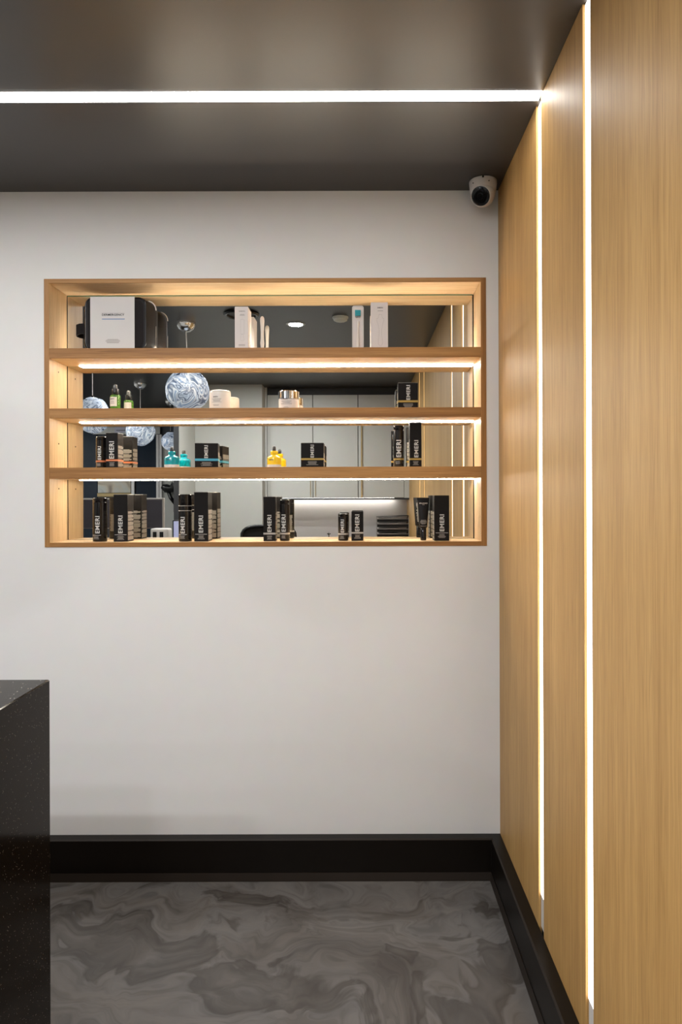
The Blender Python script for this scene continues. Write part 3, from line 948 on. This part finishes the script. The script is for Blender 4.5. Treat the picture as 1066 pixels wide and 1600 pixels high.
# ------------------------------------------------------------------ third shelf
bottle('lotion_bottle', 'slim black bottle with an orange band left of the orange banded box', 150.6, 166.6, 682.8, 3, 2.665,
       (152.8, 157.9, 697.3, 718.4), (719.4, 722.2), 'orange')
carton('serum_box', 'tall black box with an orange band', 165.8, 184.2, 676, 3, 2.638, .064,
       (170.7, 178.2, 689.6, 716.6), (717.8, 720.6), 'orange', edge=True)
def fancy_dropper(label, cx, wpx, glass, ys, textx):
    Zc = 2.665
    xc = P(cx, VY, Zc).x; r = wpx / 2 * Zc / F
    t = thing('dropper_bottle', label, 'bottle', (xc, Zc, SB[3] + H))
    z_ = lambda y: P(cx, y, Zc).z - (SB[3] + H)
    lathe('bottle_base', [(r - .003, .0004), (r - .0004, .0015), (r, .004), (r, z_(726.2))], M['paper'], t, 44)
    lathe('bottle_body', [(r, z_(726.2) + .0001), (r, z_(716.4)), (r - .0012, z_(714.8)), (r - .005, z_(713.2)), (.0145, z_(712)), (.0128, z_(711)), (.0128, z_(ys[1]) - .003), (.0115, z_(ys[1]) - .0015)], glass, t, 44)
    lathe('dropper_collar', [(.0136, z_(709.5)), (.014, z_(709)), (.014, z_(ys[1] + .8)), (.012, z_(ys[1]))], glass, t, 32)
    lathe('dropper_bulb', [(.0066, z_(ys[1])), (.0070, z_(ys[1] - 2)), (.0066, z_(ys[0] + 2.2)), (.0045, z_(ys[0] + .6)), (.0012, z_(ys[0]))], M['rubber'], t, 24)
    lettering(t, EMERI, -r * .66, -r * .02, z_(719.8), z_(717.8), cyl_surf(r), M['ink_k'], False, .03)
    return t
fancy_dropper('teal dropper bottle with a black bulb and white foot', 268.8, 23.0, M['teal'], (698.2, 705.2), 0)
fancy_dropper('yellow dropper bottle with a black bulb and white foot', 428.8, 22.0, M['yellow'], (696.8, 704.6), 0)
carton('serum_box', 'wide black box with a blue band', 302.9, 338.6, 692.2, 3, 2.640, .083,
       (317.3, 322.8, 695.8, 715.8), (716.6, 720.2), 'blue', rz=math.radians(7), edge=True)
carton('serum_box', 'square black box with a gold band in the middle of the third shelf', 470.6, 506, 691.8, 3, 2.632, .083,
       (485.4, 490.6, 695, 715), (716, 718.8), 'gold', edge=True)
bottle('lotion_bottle', 'slim black bottle with a gold band left of the tallest gold banded box', 615.2, 631.4, 665.6, 3, 2.655,
       (619.6, 627.0, 687.5, 714.3), (716.0, 718.8), 'gold')
carton('serum_box', 'tallest slim black box with a gold band, right end of third shelf', 640.8, 659.2, 659.6, 3, 2.635, .045,
       (647.6, 653.8, 687.8, 714.6), (716, 718.8), 'gold')

# ------------------------------------------------------------------ bottom shelf
G = 'black bottles and boxes on the bottom shelf'
bottle('lotion_bottle', 'black bottle with a thin silver line, leftmost on the bottom shelf', 145.4, 167.2, 778, 4, 2.668,
       (148.8, 155.6, 806.4, 833.4), None, None, 836.3, (), G)
carton('serum_box', 'tall black box beside the leftmost bottle of the bottom shelf', 177.3, 199.2, 772.6, 4, 2.636, .072,
       (184.8, 191.6, 805.6, 833.3), None, None, 835.6, G, edge=True)
bottle('lotion_bottle', 'black bottle with a two ringed cap standing left of a tall box', 279.2, 299.6, 772.6, 4, 2.664,
       (282.0, 288.8, 807.8, 833.6), None, None, 835.4, (798.4, 790.5), G)
carton('serum_box', 'tall black box beside the bottle with the two ringed cap', 303.2, 325.1, 768.8, 4, 2.636, .072,
       (310.6, 317.4, 805.6, 832.2), None, None, 834.8, G, edge=True)
carton('serum_box', 'tall black box with a silver band left of a slim bottle', 411.6, 430.4, 776, 4, 2.640, .045,
       (418.0, 424.2, 804.7, 831.2), (832.4, 835.2), 'silver', None, G, edge=True)
bottle('lotion_bottle', 'tall slim black bottle with a silver band right of a tall box', 437.3, 452.9, 780.8, 4, 2.664,
       (440.0, 446.4, 804.0, 830.8), (832.4, 835.2), 'silver', None, (), G)
bottle('lotion_bottle', 'small black bottle with a silver band, shortest on the bottom shelf', 528.3, 544.4, 802.4, 4, 2.668,
       (532.6, 537.6, 811.8, 832.2), (833.2, 835.8), 'silver', None, (), G)
carton('serum_box', 'small black box with a silver band, shortest of the boxes', 549.2, 567.8, 799.4, 4, 2.650, .040,
       (555.0, 561.6, 803.8, 830.3), (831.4, 833.8), 'silver', None, G)
carton('serum_box', 'tall black box at the right end of the bottom shelf', 678.9, 702, 774.2, 4, 2.636, .072,
       (687.4, 694.2, 803.8, 830.2), None, None, 832.6, G)

# squeeze tube on its cap
Zc = 2.662
t = thing('squeeze_tube', 'black squeeze tube standing on its cap', 'tube', (P(661.4, VY, Zc).x, Zc, SB[4] + H), 0, G)
z_ = lambda y: P(661, y, Zc).z - (SB[4] + H)
lathe('tube_cap', [(.0098, .0004), (.0108, .0014), (.0112, .004), (.0112, z_(825.4)), (.0106, z_(825))], M['bottle'], t, 32)
bm = bmesh.new()
levels = [(z_(824.8), .0120, .0120), (z_(823.8), .0148, .0148), (z_(821.0), .0155, .0155), (z_(812), .0170, .0140), (z_(795), .0196, .0088), (z_(782), .0218, .0028), (z_(781), .0224, .0014), (z_(777.6), .0226, .0014)]
rings = []
for z, rx_, ry_ in levels:
    rings.append([bm.verts.new((rx_ * math.cos(2 * math.pi * k / 32), ry_ * math.sin(2 * math.pi * k / 32), z)) for k in range(32)])
for A, B in zip(rings, rings[1:]):
    for k in range(32): bm.faces.new((A[k], A[(k + 1) % 32], B[(k + 1) % 32], B[k]))
bm.faces.new(list(reversed(rings[0]))); bm.faces.new(rings[-1])
fin(bm, 'tube_body', mat('matt_black_tube', (.009, .008, .008), .5, spec=.2), t, 50)
def tube_surf(x, z):
    for (za, xa_, ya_), (zb, xb_, yb_) in zip(levels, levels[1:]):
        if za <= z <= zb:
            f = (z - za) / (zb - za); rx_ = xa_ + (xb_ - xa_) * f; ry_ = ya_ + (yb_ - ya_) * f
            return -ry_ * math.sqrt(max(.01, 1 - (x / rx_) ** 2)) - .0004
    return -.015
lettering(t, 'BRILLIANCE', -.0145, .0155, z_(787.2), z_(785.4), tube_surf, M['ink_w'], False, .02)
quad_print(t, text_lines(-.004, .005, z_(789.2), z_(788), 1, .1), tube_surf, M['ink_g'], 'small_print', 4)
quad_print(t, text_lines(-.0125, .0125, z_(819), z_(812), 5, .4), tube_surf, M['ink_g'], 'small_print', 8)
quad_print(t, text_lines(-.0125, .0125, z_(822.4), z_(821), 1, .1), tube_surf, M['ink_g'], 'small_print', 8)
ts = lambda x, z: -tube_surf(x, z)
quad_print(t, text_lines(-.012, .012, z_(818), z_(786), 14, .4), ts, M['ink_g'], 'small_print', 6, 'back')

# ------------------------------------------------------------------ security camera
sc_ = thing('security_camera', 'white dome security camera on the ceiling in the corner', 'camera', (.4395, 2.525, ZC))
lathe('camera_base', [(.047, 0), (.0485, -.002), (.0485, -.010), (.0465, -.030), (.042, -.044), (.036, -.050), (.030, -.050)], M['plastic_w'], sc_, 48)
dirn = Vector((-.42, -.74, -.50)).normalized()
rotm = dirn.to_track_quat('Z', 'Y').to_euler()
ctr = Vector((-.002, -.008, -.050))
bm = bmesh.new()
pr = []
R_ = .042
for k in range(0, 15):
    a = math.radians(-88 + k * 9.2)
    pr.append((R_ * math.cos(a), R_ * math.sin(a)))
pr += [(.0352, R_ * .62), (.0335, R_ * .62 + .001)]
add_lathe(bm, pr, 48)
ball = fin(bm, 'camera_ball', M['plastic_w'], sc_, 40, ctr, rotm)
lathe('lens_glass', [(.0334, 0.0), (.0334, .0012), (.030, .0030), (.018, .0045), (.004, .005)], M['black_gloss'], ball, 40, (0, 0, R_ * .62 - .0004))
lathe('lens_ring', [(.011, .004), (.011, .0056), (.0095, .0058), (.0092, .0045)], M['plastic_b'], ball, 28, (0, 0, R_ * .62 - .0004))
for ang in (215, 285):
    a = math.radians(ang)
    lathe('screw_hole', [(.0022, 0), (.0022, .0012), (.0012, .0014)], M['dark_gap'], sc_, 10,
          (.0475 * math.cos(a), .0475 * math.sin(a), -.018), Vector((math.cos(a), math.sin(a), -.1)).to_track_quat('Z', 'Y').to_euler())
lathe('mount_notch', [(.0035, 0), (.0035, .004)], M['dark_gap'], sc_, 10, (-.008, -.0455, -.0045), Vector((-.1, -1, 0)).to_track_quat('Z', 'Y').to_euler())

# ------------------------------------------------------------------ reception counter
CX, CY1, CZ = -.694, 1.60, H - .408
t = thing('reception_counter', 'polished black speckled stone counter at the left edge', 'counter', (CX - .95, .85, 0))
bm = bmesh.new()
prof = [(-.95, 0), (-.95, CZ), (.95, CZ), (.95, 0), (.91, 0), (.91, CZ - .04), (-.91, CZ - .04), (-.91, 0)]
A = [bm.verts.new((x, -.70, z)) for x, z in prof]; B = [bm.verts.new((x, .75, z)) for x, z in prof]
fa = bm.faces.new(A); fb = bm.faces.new(list(reversed(B)))
sides = [bm.faces.new((A[k], B[k], B[(k + 1) % 8], A[(k + 1) % 8])) for k in range(8)]
bmesh.ops.recalc_face_normals(bm, faces=bm.faces)
ee = [e for e in bm.edges if all(v.co.z > CZ - .001 for v in e.verts) or (abs(e.verts[0].co.x - .95) < 1e-4 and abs(e.verts[1].co.x - .95) < 1e-4)]
bmesh.ops.bevel(bm, geom=ee, offset=.0022, segments=1, affect='EDGES')
fin(bm, 'waterfall_slab', M['stone'], t)
bm = bmesh.new(); add_box(bm, -.9095, .910, .71, .7495, 0.0, CZ - .0405, .0012, 1)
fin(bm, 'front_panel', M['stone'], t)

# ------------------------------------------------------------------ things seen in the mirror
# downlights: one seen, the others added for fill
def downlight(x, y, label, lit=True, group='recessed downlights'):
    t = thing('downlight', label, 'light', (x, y, ZC), 0, group)
    lathe('trim_ring', [(.062, 0), (.062, -.003), (.050, -.006), (.047, -.002)], M['plastic_w'] if not lit else M['alu'], t, 36, cap=False)
    lathe('lamp_disc', [(.046, -.0005), (.044, -.003), (.010, -.0035)], M['lamp_disc'] if lit else M['off_disc'], t, 32)
    if lit:
        l = area_lamp('downlight_lamp', (x, y, ZC - .008), .085, LAMP_W * (2.6 if x < -3.3 else 1.5 if y < .5 else .55))
    return t
downlight(-.407, .91, 'lit round downlight glowing in the dark ceiling, seen in the mirror')
dd = thing('smoke_detector', 'white round smoke detector on the dark ceiling, seen in the mirror', 'detector', (-.115, 1.08, ZC))
lathe('detector_base', [(.050, 0), (.050, -.008), (.046, -.012)], M['off_disc'], dd, 32)
lathe('detector_head', [(.044, -.0122), (.042, -.022), (.030, -.028), (.006, -.029)], M['off_disc'], dd, 32)
sp = thing('ceiling_speaker', 'round black ceiling ring behind the white carton in the mirror', 'speaker', (-.714, 1.17, ZC))
bm = bmesh.new()
add_lathe(bm, [(.098, 0), (.108, -.006), (.100, -.016), (.088, -.014), (.084, -.002)], 48, cap=False)
fin(bm, 'ring', M['plastic_b'], sp, 40)
lathe('grille', [(.083, -.001), (.080, -.004), (.01, -.005)], M['charcoal'], sp, 40)
for i, (x, y) in enumerate([(-2.9, 1.35), (-1.75, 1.40), (-.95, 1.42), (-2.6, -.42), (-1.3, -.42), (-.70, -.42), (-2.9, -.72), (-3.7, -2.8), (-3.6, -1.5), (-.55, -.78), (-1.6, .0), (-.95, .0)]):  # added lamps, out of the mirror's view, to brighten wall and room
    downlight(x, y, 'added unseen ceiling downlight that fills the room with light')

# pendants
def pendant(label, cx, cy, gx, gy, gz, seed, r=.134):
    """canopy at cx,cy; globe centre gz above camera height"""
    t = thing('glass_pendant', label, 'lamp', (cx, cy, ZC), 0, 'glass globe pendants')
    lathe('canopy', [(.060, 0), (.060, -.010), (.057, -.026), (.046, -.044), (.026, -.058), (.006, -.064)], M['chrome'], t, 40)
    gzl = gz - 1.109
    tube('cord', [(0, 0, -.06), ((gx - cx) * .5, (gy - cy) * .5, (gzl + r) * .5), (gx - cx, gy - cy, gzl + r * .92)], .0028, M['silver'], t, 8)
    lathe('socket_cap', [(.016, gzl + r * .86), (.018, gzl + r * .90), (.018, gzl + r * .98), (.008, gzl + r * 1.10)], M['chrome'], t, 24, (gx - cx, gy - cy, 0))
    bm = bmesh.new()
    bmesh.ops.create_icosphere(bm, subdivisions=5, radius=r)
    rr = random.Random(seed)
    ph = [rr.uniform(0, 6) for _ in range(6)]
    for v in bm.verts:
        n = v.co.normalized()
        k = 1 + .035 * math.sin(3 * n.x + ph[0]) * math.cos(2.5 * n.z + ph[1]) + .03 * math.sin(4 * n.y + ph[2] + 2 * n.x) + .012 * math.sin(9 * n.z + 5 * n.x + ph[3])
        if n.z > .86: k -= (n.z - .86) * .7
        v.co = n * r * k
    lathe('glass_dome', [(.052, gzl + r * .84), (.046, gzl + r * .93), (.030, gzl + r * .985), (.010, gzl + r * 1.0)], M['dome'], t, 32, (gx - cx, gy - cy, 0))
    g = fin(bm, 'glass_globe', M['globe'], t, 180, (gx - cx, gy - cy, gzl))
    g.rotation_euler = (ph[3], 0 * ph[4], ph[5]) if False else (0, 0, ph[5])
    return t
g = V(293, 609, 4.55)
pendant('large swirled glass globe pendant nearest the mirror', -1.10, g.y, g.x, g.y, g.z - H, 1)
g = V(144.5, 649, 5.35)
pendant('swirled glass globe pendant at the left end of the mirror', g.x, g.y, g.x, g.y, g.z - H, 2)
g = V(219.5, 674, 6.97)
pendant('swirled glass globe pendant partly behind the orange banded box', g.x, g.y, g.x, g.y, g.z - H, 3)
g = V(266.5, 690, 8.27)
pendant('small swirled glass globe pendant above the teal dropper bottle', g.x, g.y, g.x, g.y, g.z - H, 4, .108)

# upper cabinets, each unit a thing
zt_, zb_ = H + 1.032, H - .020
CF = 2 * MIR - 7.3
seams = [(-.9416, -.475), (-.475, -.013), (-.013, .457)]
labs = ['pale grey wall cabinet beside the tall grey block, gold handle at right', 'pale grey wall cabinet in the middle of the row, gold handle at left', 'pale grey wall cabinet at the oak wall end of the row']
for i, ((x0, x1), lb) in enumerate(zip(seams, labs)):
    t = thing('wall_cabinet', lb, 'cabinet', ((x0 + x1) / 2, (CF - .019 - 2.14) / 2, zb_), 0, 'wall cabinets seen in the mirror')
    hw_ = (x1 - x0) / 2; yb_ = -2.14 - t.location.y; yf_ = CF - t.location.y
    bm = bmesh.new(); add_box(bm, -hw_ + .0005, hw_ - .0005, yb_ + .001, yf_ - .021, 0, zt_ - zb_)
    fin(bm, 'cabinet_body', M['charcoal'], t)
    bm = bmesh.new(); add_box(bm, -hw_ + .0035, hw_ - .0035, yf_ - .019, yf_, .004, zt_ - zb_, .001)
    door = fin(bm, 'cabinet_door', M['cabinet'], t)
    hx = (hw_ - .025) if i == 0 else (-hw_ + .025) if i == 1 else (-hw_ + .035)
    hl = .55 if i < 2 else .9
    bm = bmesh.new(); wdt = .0055 if i < 2 else .012
    add_box(bm, hx - wdt / 2, hx + wdt / 2, yf_ + .014, yf_ + .020, .022 if i < 2 else .004, hl, .001)
    for zz in (.05, hl - .03): add_box(bm, hx - wdt / 2 + .001, hx + wdt / 2 - .001, yf_, yf_ + .015, zz, zz + .01)
    fin(bm, 'door_handle', M['brass'], door)
struct(box('trim_1', .457, XR, -2.14, CF, zb_, zt_, M['cabinet']))
struct(box('trim_2', XS, XR, -2.14, CF - .03, zt_, ZC, M['charcoal']))
struct(box('trim_3', XS, XR, CF - .022, CF - .004, zb_ - .018, zb_ - .0005, M['charcoal']))
struct(box('trim_4', x409 + .001, XS - .001, -2.14, CF - .001, 0, ZC, M['cabinet']))
cs = thing('light_strip', 'light strip under the grey wall cabinets, seen in the mirror', 'light', (-.25, -2.09, zb_ - .0005))
box('diffuser', -.68, .62, -.012, .012, -.007, -.0003, M['strip_cab'], cs)

# worktop with drawers, stack of trays, tap
WT = H - .476
t = thing('base_cabinet', 'pale grey base cabinet with dark worktop below the wall cabinets', 'cabinet', (-.22, -1.86, 0))
box('cabinet_body', -.72, .70, -.275, .26, 0.08, WT - .032, M['cabinet'], t)
box('worktop', -.72, .722, -.275, .28, WT - .030, WT, M['stone'], t, .002)
box('plinth', -.70, .68, -.26, .22, 0, .08, M['charcoal'], t)
for k in range(3):
    d_ = box('cabinet_door', -.715 + k * .472, -.247 + k * .472, .261, .279, .09, WT - .036, M['cabinet'], t, .001)
a = V(589.5, 840, 7.35); b = V(638.5, 806, 7.35)
t = thing('letter_tray', 'stack of four dark letter trays holding papers under the cabinets', 'letter tray', ((a.x + b.x) / 2, a.y - .12, WT))
hw_ = (b.x - a.x) / 2
top_ = b.z - WT
st = (top_ - .012) / 5
for k in range(5):
    z0 = k * st
    bm = bmesh.new()
    add_box(bm, -hw_, hw_, -.13, .12, z0 + .001, z0 + .004)
    add_box(bm, -hw_, hw_, .116, .12, z0 + .004, z0 + st * .62)
    add_box(bm, -hw_, -hw_ + .004, -.13, .116, z0 + .004, z0 + st * .7)
    add_box(bm, hw_ - .004, hw_, -.13, .116, z0 + .004, z0 + st * .7)
    fin(bm, 'tray', M['tray'], t)
    box('tray_rim', -hw_ - .001, hw_ + .001, .1205, .1225, z0 + st * .60, z0 + st * .66, M['silver'], t)
    box('paper', -hw_ + .02, hw_ * .35, -.10, .10, z0 + st * .66, z0 + st * .74, M['paper'], t)
for sx in (-1, 1):
    bm = bmesh.new()
    for yy in (-.125, .118): add_box(bm, sx * (hw_ + .003) - .002, sx * (hw_ + .003) + .002, yy, yy + .004, 0, top_ - .004)
    fin(bm, 'upright', M['silver'], t)
bm = bmesh.new(); add_box(bm, -hw_ - .004, hw_ + .004, -.13, .122, 0, .004)
lidp = fin(bm, 'tilted_folder', M['tray'], t, None, (0, 0, top_ - .008), (0, math.radians(-2.2), 0))

p_ = V(514, 834, 7.5)
t = thing('sink_tap', 'small dark tap on the worktop under the wall cabinets', 'tap', (p_.x, p_.y, WT))
tube('spout', [(0, 0, 0), (0, 0, p_.z - WT), (0, .03, p_.z - WT + .012), (0, .06, p_.z - WT)], .008, M['chrome'], t)
lathe('tap_base', [(.02, 0), (.02, .006), (.012, .01)], M['chrome'], t, 20)
box('tap_lever', -.02, .02, -.012, -.004, p_.z - WT - .005, p_.z - WT + .003, M['plastic_b'], t, .001)

# office chair behind the counter
a = V(376, 842, 6.0); b = V(461, 822, 6.0)
cxm = (a.x + b.x) / 2; cw = (b.x - a.x) / 2; ctop = b.z
t = thing('office_chair', 'black mesh backed office chair behind the counter', 'chair', (cxm, -.72, 0))
yb = a.y + .72 - .05
def ztop(x): return ctop - .07 * abs(x / cw) ** 4
arc = []
for k in range(13):
    a_ = math.radians(180 * k / 12)
    arc.append((-cw * math.copysign(abs(math.cos(a_)) ** .55, math.cos(a_)), yb, ctop - .12 + .12 * math.sin(a_) ** .55))
pts = [(-cw * .86, yb, .62)] + arc + [(cw * .86, yb, .62), (-cw * .86, yb, .62)]
tube('back_frame', pts, .014, M['plastic_b'], t, 10)
bm = bmesh.new()
vf = [bm.verts.new((x * .97, y - .004, z - .006)) for x, y, z in pts[:-1]]
bm.faces.new(vf); bmesh.ops.triangulate(bm, faces=bm.faces[:])
bmesh.ops.solidify(bm, geom=bm.faces[:], thickness=.003)
fin(bm, 'back_mesh', M['fabric_b'], t)
box('seat', -.24, .24, -.26, .22, .44, .51, M['fabric_b'], t, .025, 3, 40)
lathe('gas_column', [(.028, .10), (.028, .30), (.020, .31), (.020, .44)], M['plastic_b'], t, 16)
tube('back_support', [(0, .05, .43), (0, .26, .45), (0, yb + .01, .60), (0, yb + .004, .80)], .018, M['plastic_b'], t)
for k in range(5):
    a_ = 2 * math.pi * k / 5 + .3
    ft = tube('leg', [(0, 0, .12), (.15 * math.cos(a_), .15 * math.sin(a_), .10), (.29 * math.cos(a_), .29 * math.sin(a_), .065)], .015, M['plastic_b'], t)
    lathe('castor', [(.022, -.011), (.025, -.006), (.025, .006), (.022, .011)], M['plastic_b'], ft, 16, (.29 * math.cos(a_), .29 * math.sin(a_), .026), (math.pi / 2, 0, a_))

# monitor and gear on the counter
a = V(126, 826, 5.2); b = V(256, 778, 5.2)
t = thing('computer_monitor', 'dark screened monitor with a silver bezel, seen in the mirror', 'monitor', ((a.x + b.x) / 2, a.y, CZ))
hw_ = (b.x - a.x) / 2; z0 = a.z - CZ; z1 = b.z - CZ
box('monitor_shell', -hw_, hw_, -.03, -.002, z0, z1, M['silver'], t, .003)
box('screen', -hw_ + .004, hw_ - .012, -.0018, .0005, z0 + .004, z1 - .011, M['screen'], t)
box('stand_neck', -.09, .09, -.05, -.034, .004, z0 + .05, M['silver'], t, .002)
box('stand_foot', -.12, .12, -.09, .09, 0, .004, M['silver'], t, .001)
a = V(234, 845, 4.9); b = V(262, 826, 4.9)
t = thing('label_printer', 'small pale grey printer with two dark slots in front of the monitor', 'printer', ((a.x + b.x) / 2, a.y - .06, CZ))
hw_ = (b.x - a.x) / 2; hp = b.z - CZ
box('printer_body', -hw_, hw_, -.06, .05, 0, hp, M['plastic_w'], t, .012, 3, 40)
for s in (-.5, .25): box('paper_slot', hw_ * s - .012, hw_ * s + .014, .0485, .0515, hp - .075, hp - .022, M['dark_gap'], t)
a = V(272.5, 845, 4.9); b = V(279.5, 812.5, 4.9)
t = thing('card_terminal', 'blue lit touch screen on a stand seen beside a black bottle', 'screen', ((a.x + b.x) / 2, a.y, CZ), math.radians(-50))
box('terminal_body', -.028, .028, -.008, .0, .01, b.z - CZ, M['plastic_b'], t, .002)
box('terminal_screen', -.024, .024, .0002, .001, .05, b.z - CZ - .008, M['screen_blue'], t)
box('terminal_foot', -.035, .035, -.035, .03, 0, .008, M['plastic_b'], t, .001)

# far left wall: shopfront, frames, painting
def fv(px, py): return V(px, py, 2 * MIR - YF - .06)
def far(name, x0, x1, y0, y1, m, dy=0.0, par=None, th=.03):
    a = fv(x0, y1); b = fv(x1, y0)
    org = par.location if par else Vector((0, 0, 0))
    return box(name, a.x - org.x, b.x - org.x, YF + .001 + dy - org.y, YF + dy + th - org.y, a.z - org.z, b.z - org.z, m, par)
ws = []
struct(far('window_1', 212, 244, 666, 860, M['night'], .0))
struct(far('window_2', 120, 150, 617, 860, M['night'], .0))
struct(far('trim_5', 145, 250, 667, 678.5, M['wall_grey'], .03))
struct(far('trim_6', 205.5, 209.5, 679, 860, M['paper'], .03))
struct(far('trim_7', 244.5, 248, 679, 860, M['paper'], .03))
struct(far('trim_8', 249.5, 252.5, 679, 860, M['paper'], .03))
struct(far('wall_front_pier', 253, 290, 690, 860, M['wall_grey'], .0))
struct(far('trim_9', 120, 153, 617, 620.5, M['ink_g'], .03))
struct(far('trim_10', 152.3, 153.3, 586, 617, M['paper'], .03))
a = fv(152, 776); b = fv(205, 742)
t = thing('painting', 'beige and grey abstract painting on the far wall, seen in the mirror', 'painting', ((a.x + b.x) / 2, YF, a.z))
far('canvas', 153, 204, 735, 770, M['art'], .03, t)
far('picture_frame', 152, 205, 770.5, 776, M['brass'], .03, t)
t = thing('wall_notice', 'pale lilac notice on the grey beam, seen in the mirror', 'sign', (fv(189, 672).x, YF + .06, fv(189, 672).z))
far('notice_sheet', 179.5, 199.5, 667.5, 676, mat('lilac_paper', (.42, .42, .52), .5), .061, t, .006)
far('notice_line', 182, 197, 672, 673, M['ink_k'], .0675, t, .001)
t = thing('examination_lamp', 'black jointed wall lamp on the grey wall, seen in the mirror', 'lamp', (fv(262, 765).x, YF, fv(262, 765).z))
o_ = t.location
def lp_(px, py, dy): q_ = fv(px, py); return (q_.x - o_.x, YF + dy - o_.y, q_.z - o_.z)
box('wall_plate', lp_(276, 790, 0)[0] - .04, lp_(276, 790, 0)[0] + .04, .03, .06, lp_(276, 800, 0)[2], lp_(276, 778, 0)[2], M['plastic_b'], t)
tube('lamp_arm', [lp_(275, 788, .07), lp_(270, 778, .16), lp_(265, 768, .12)], .025, M['plastic_b'], t)
tube('lamp_head', [lp_(256, 760, .14), lp_(262, 763, .14), lp_(270, 764, .14), lp_(276, 760, .14)], [.03, .06, .05, .07], M['plastic_b'], t, 14)
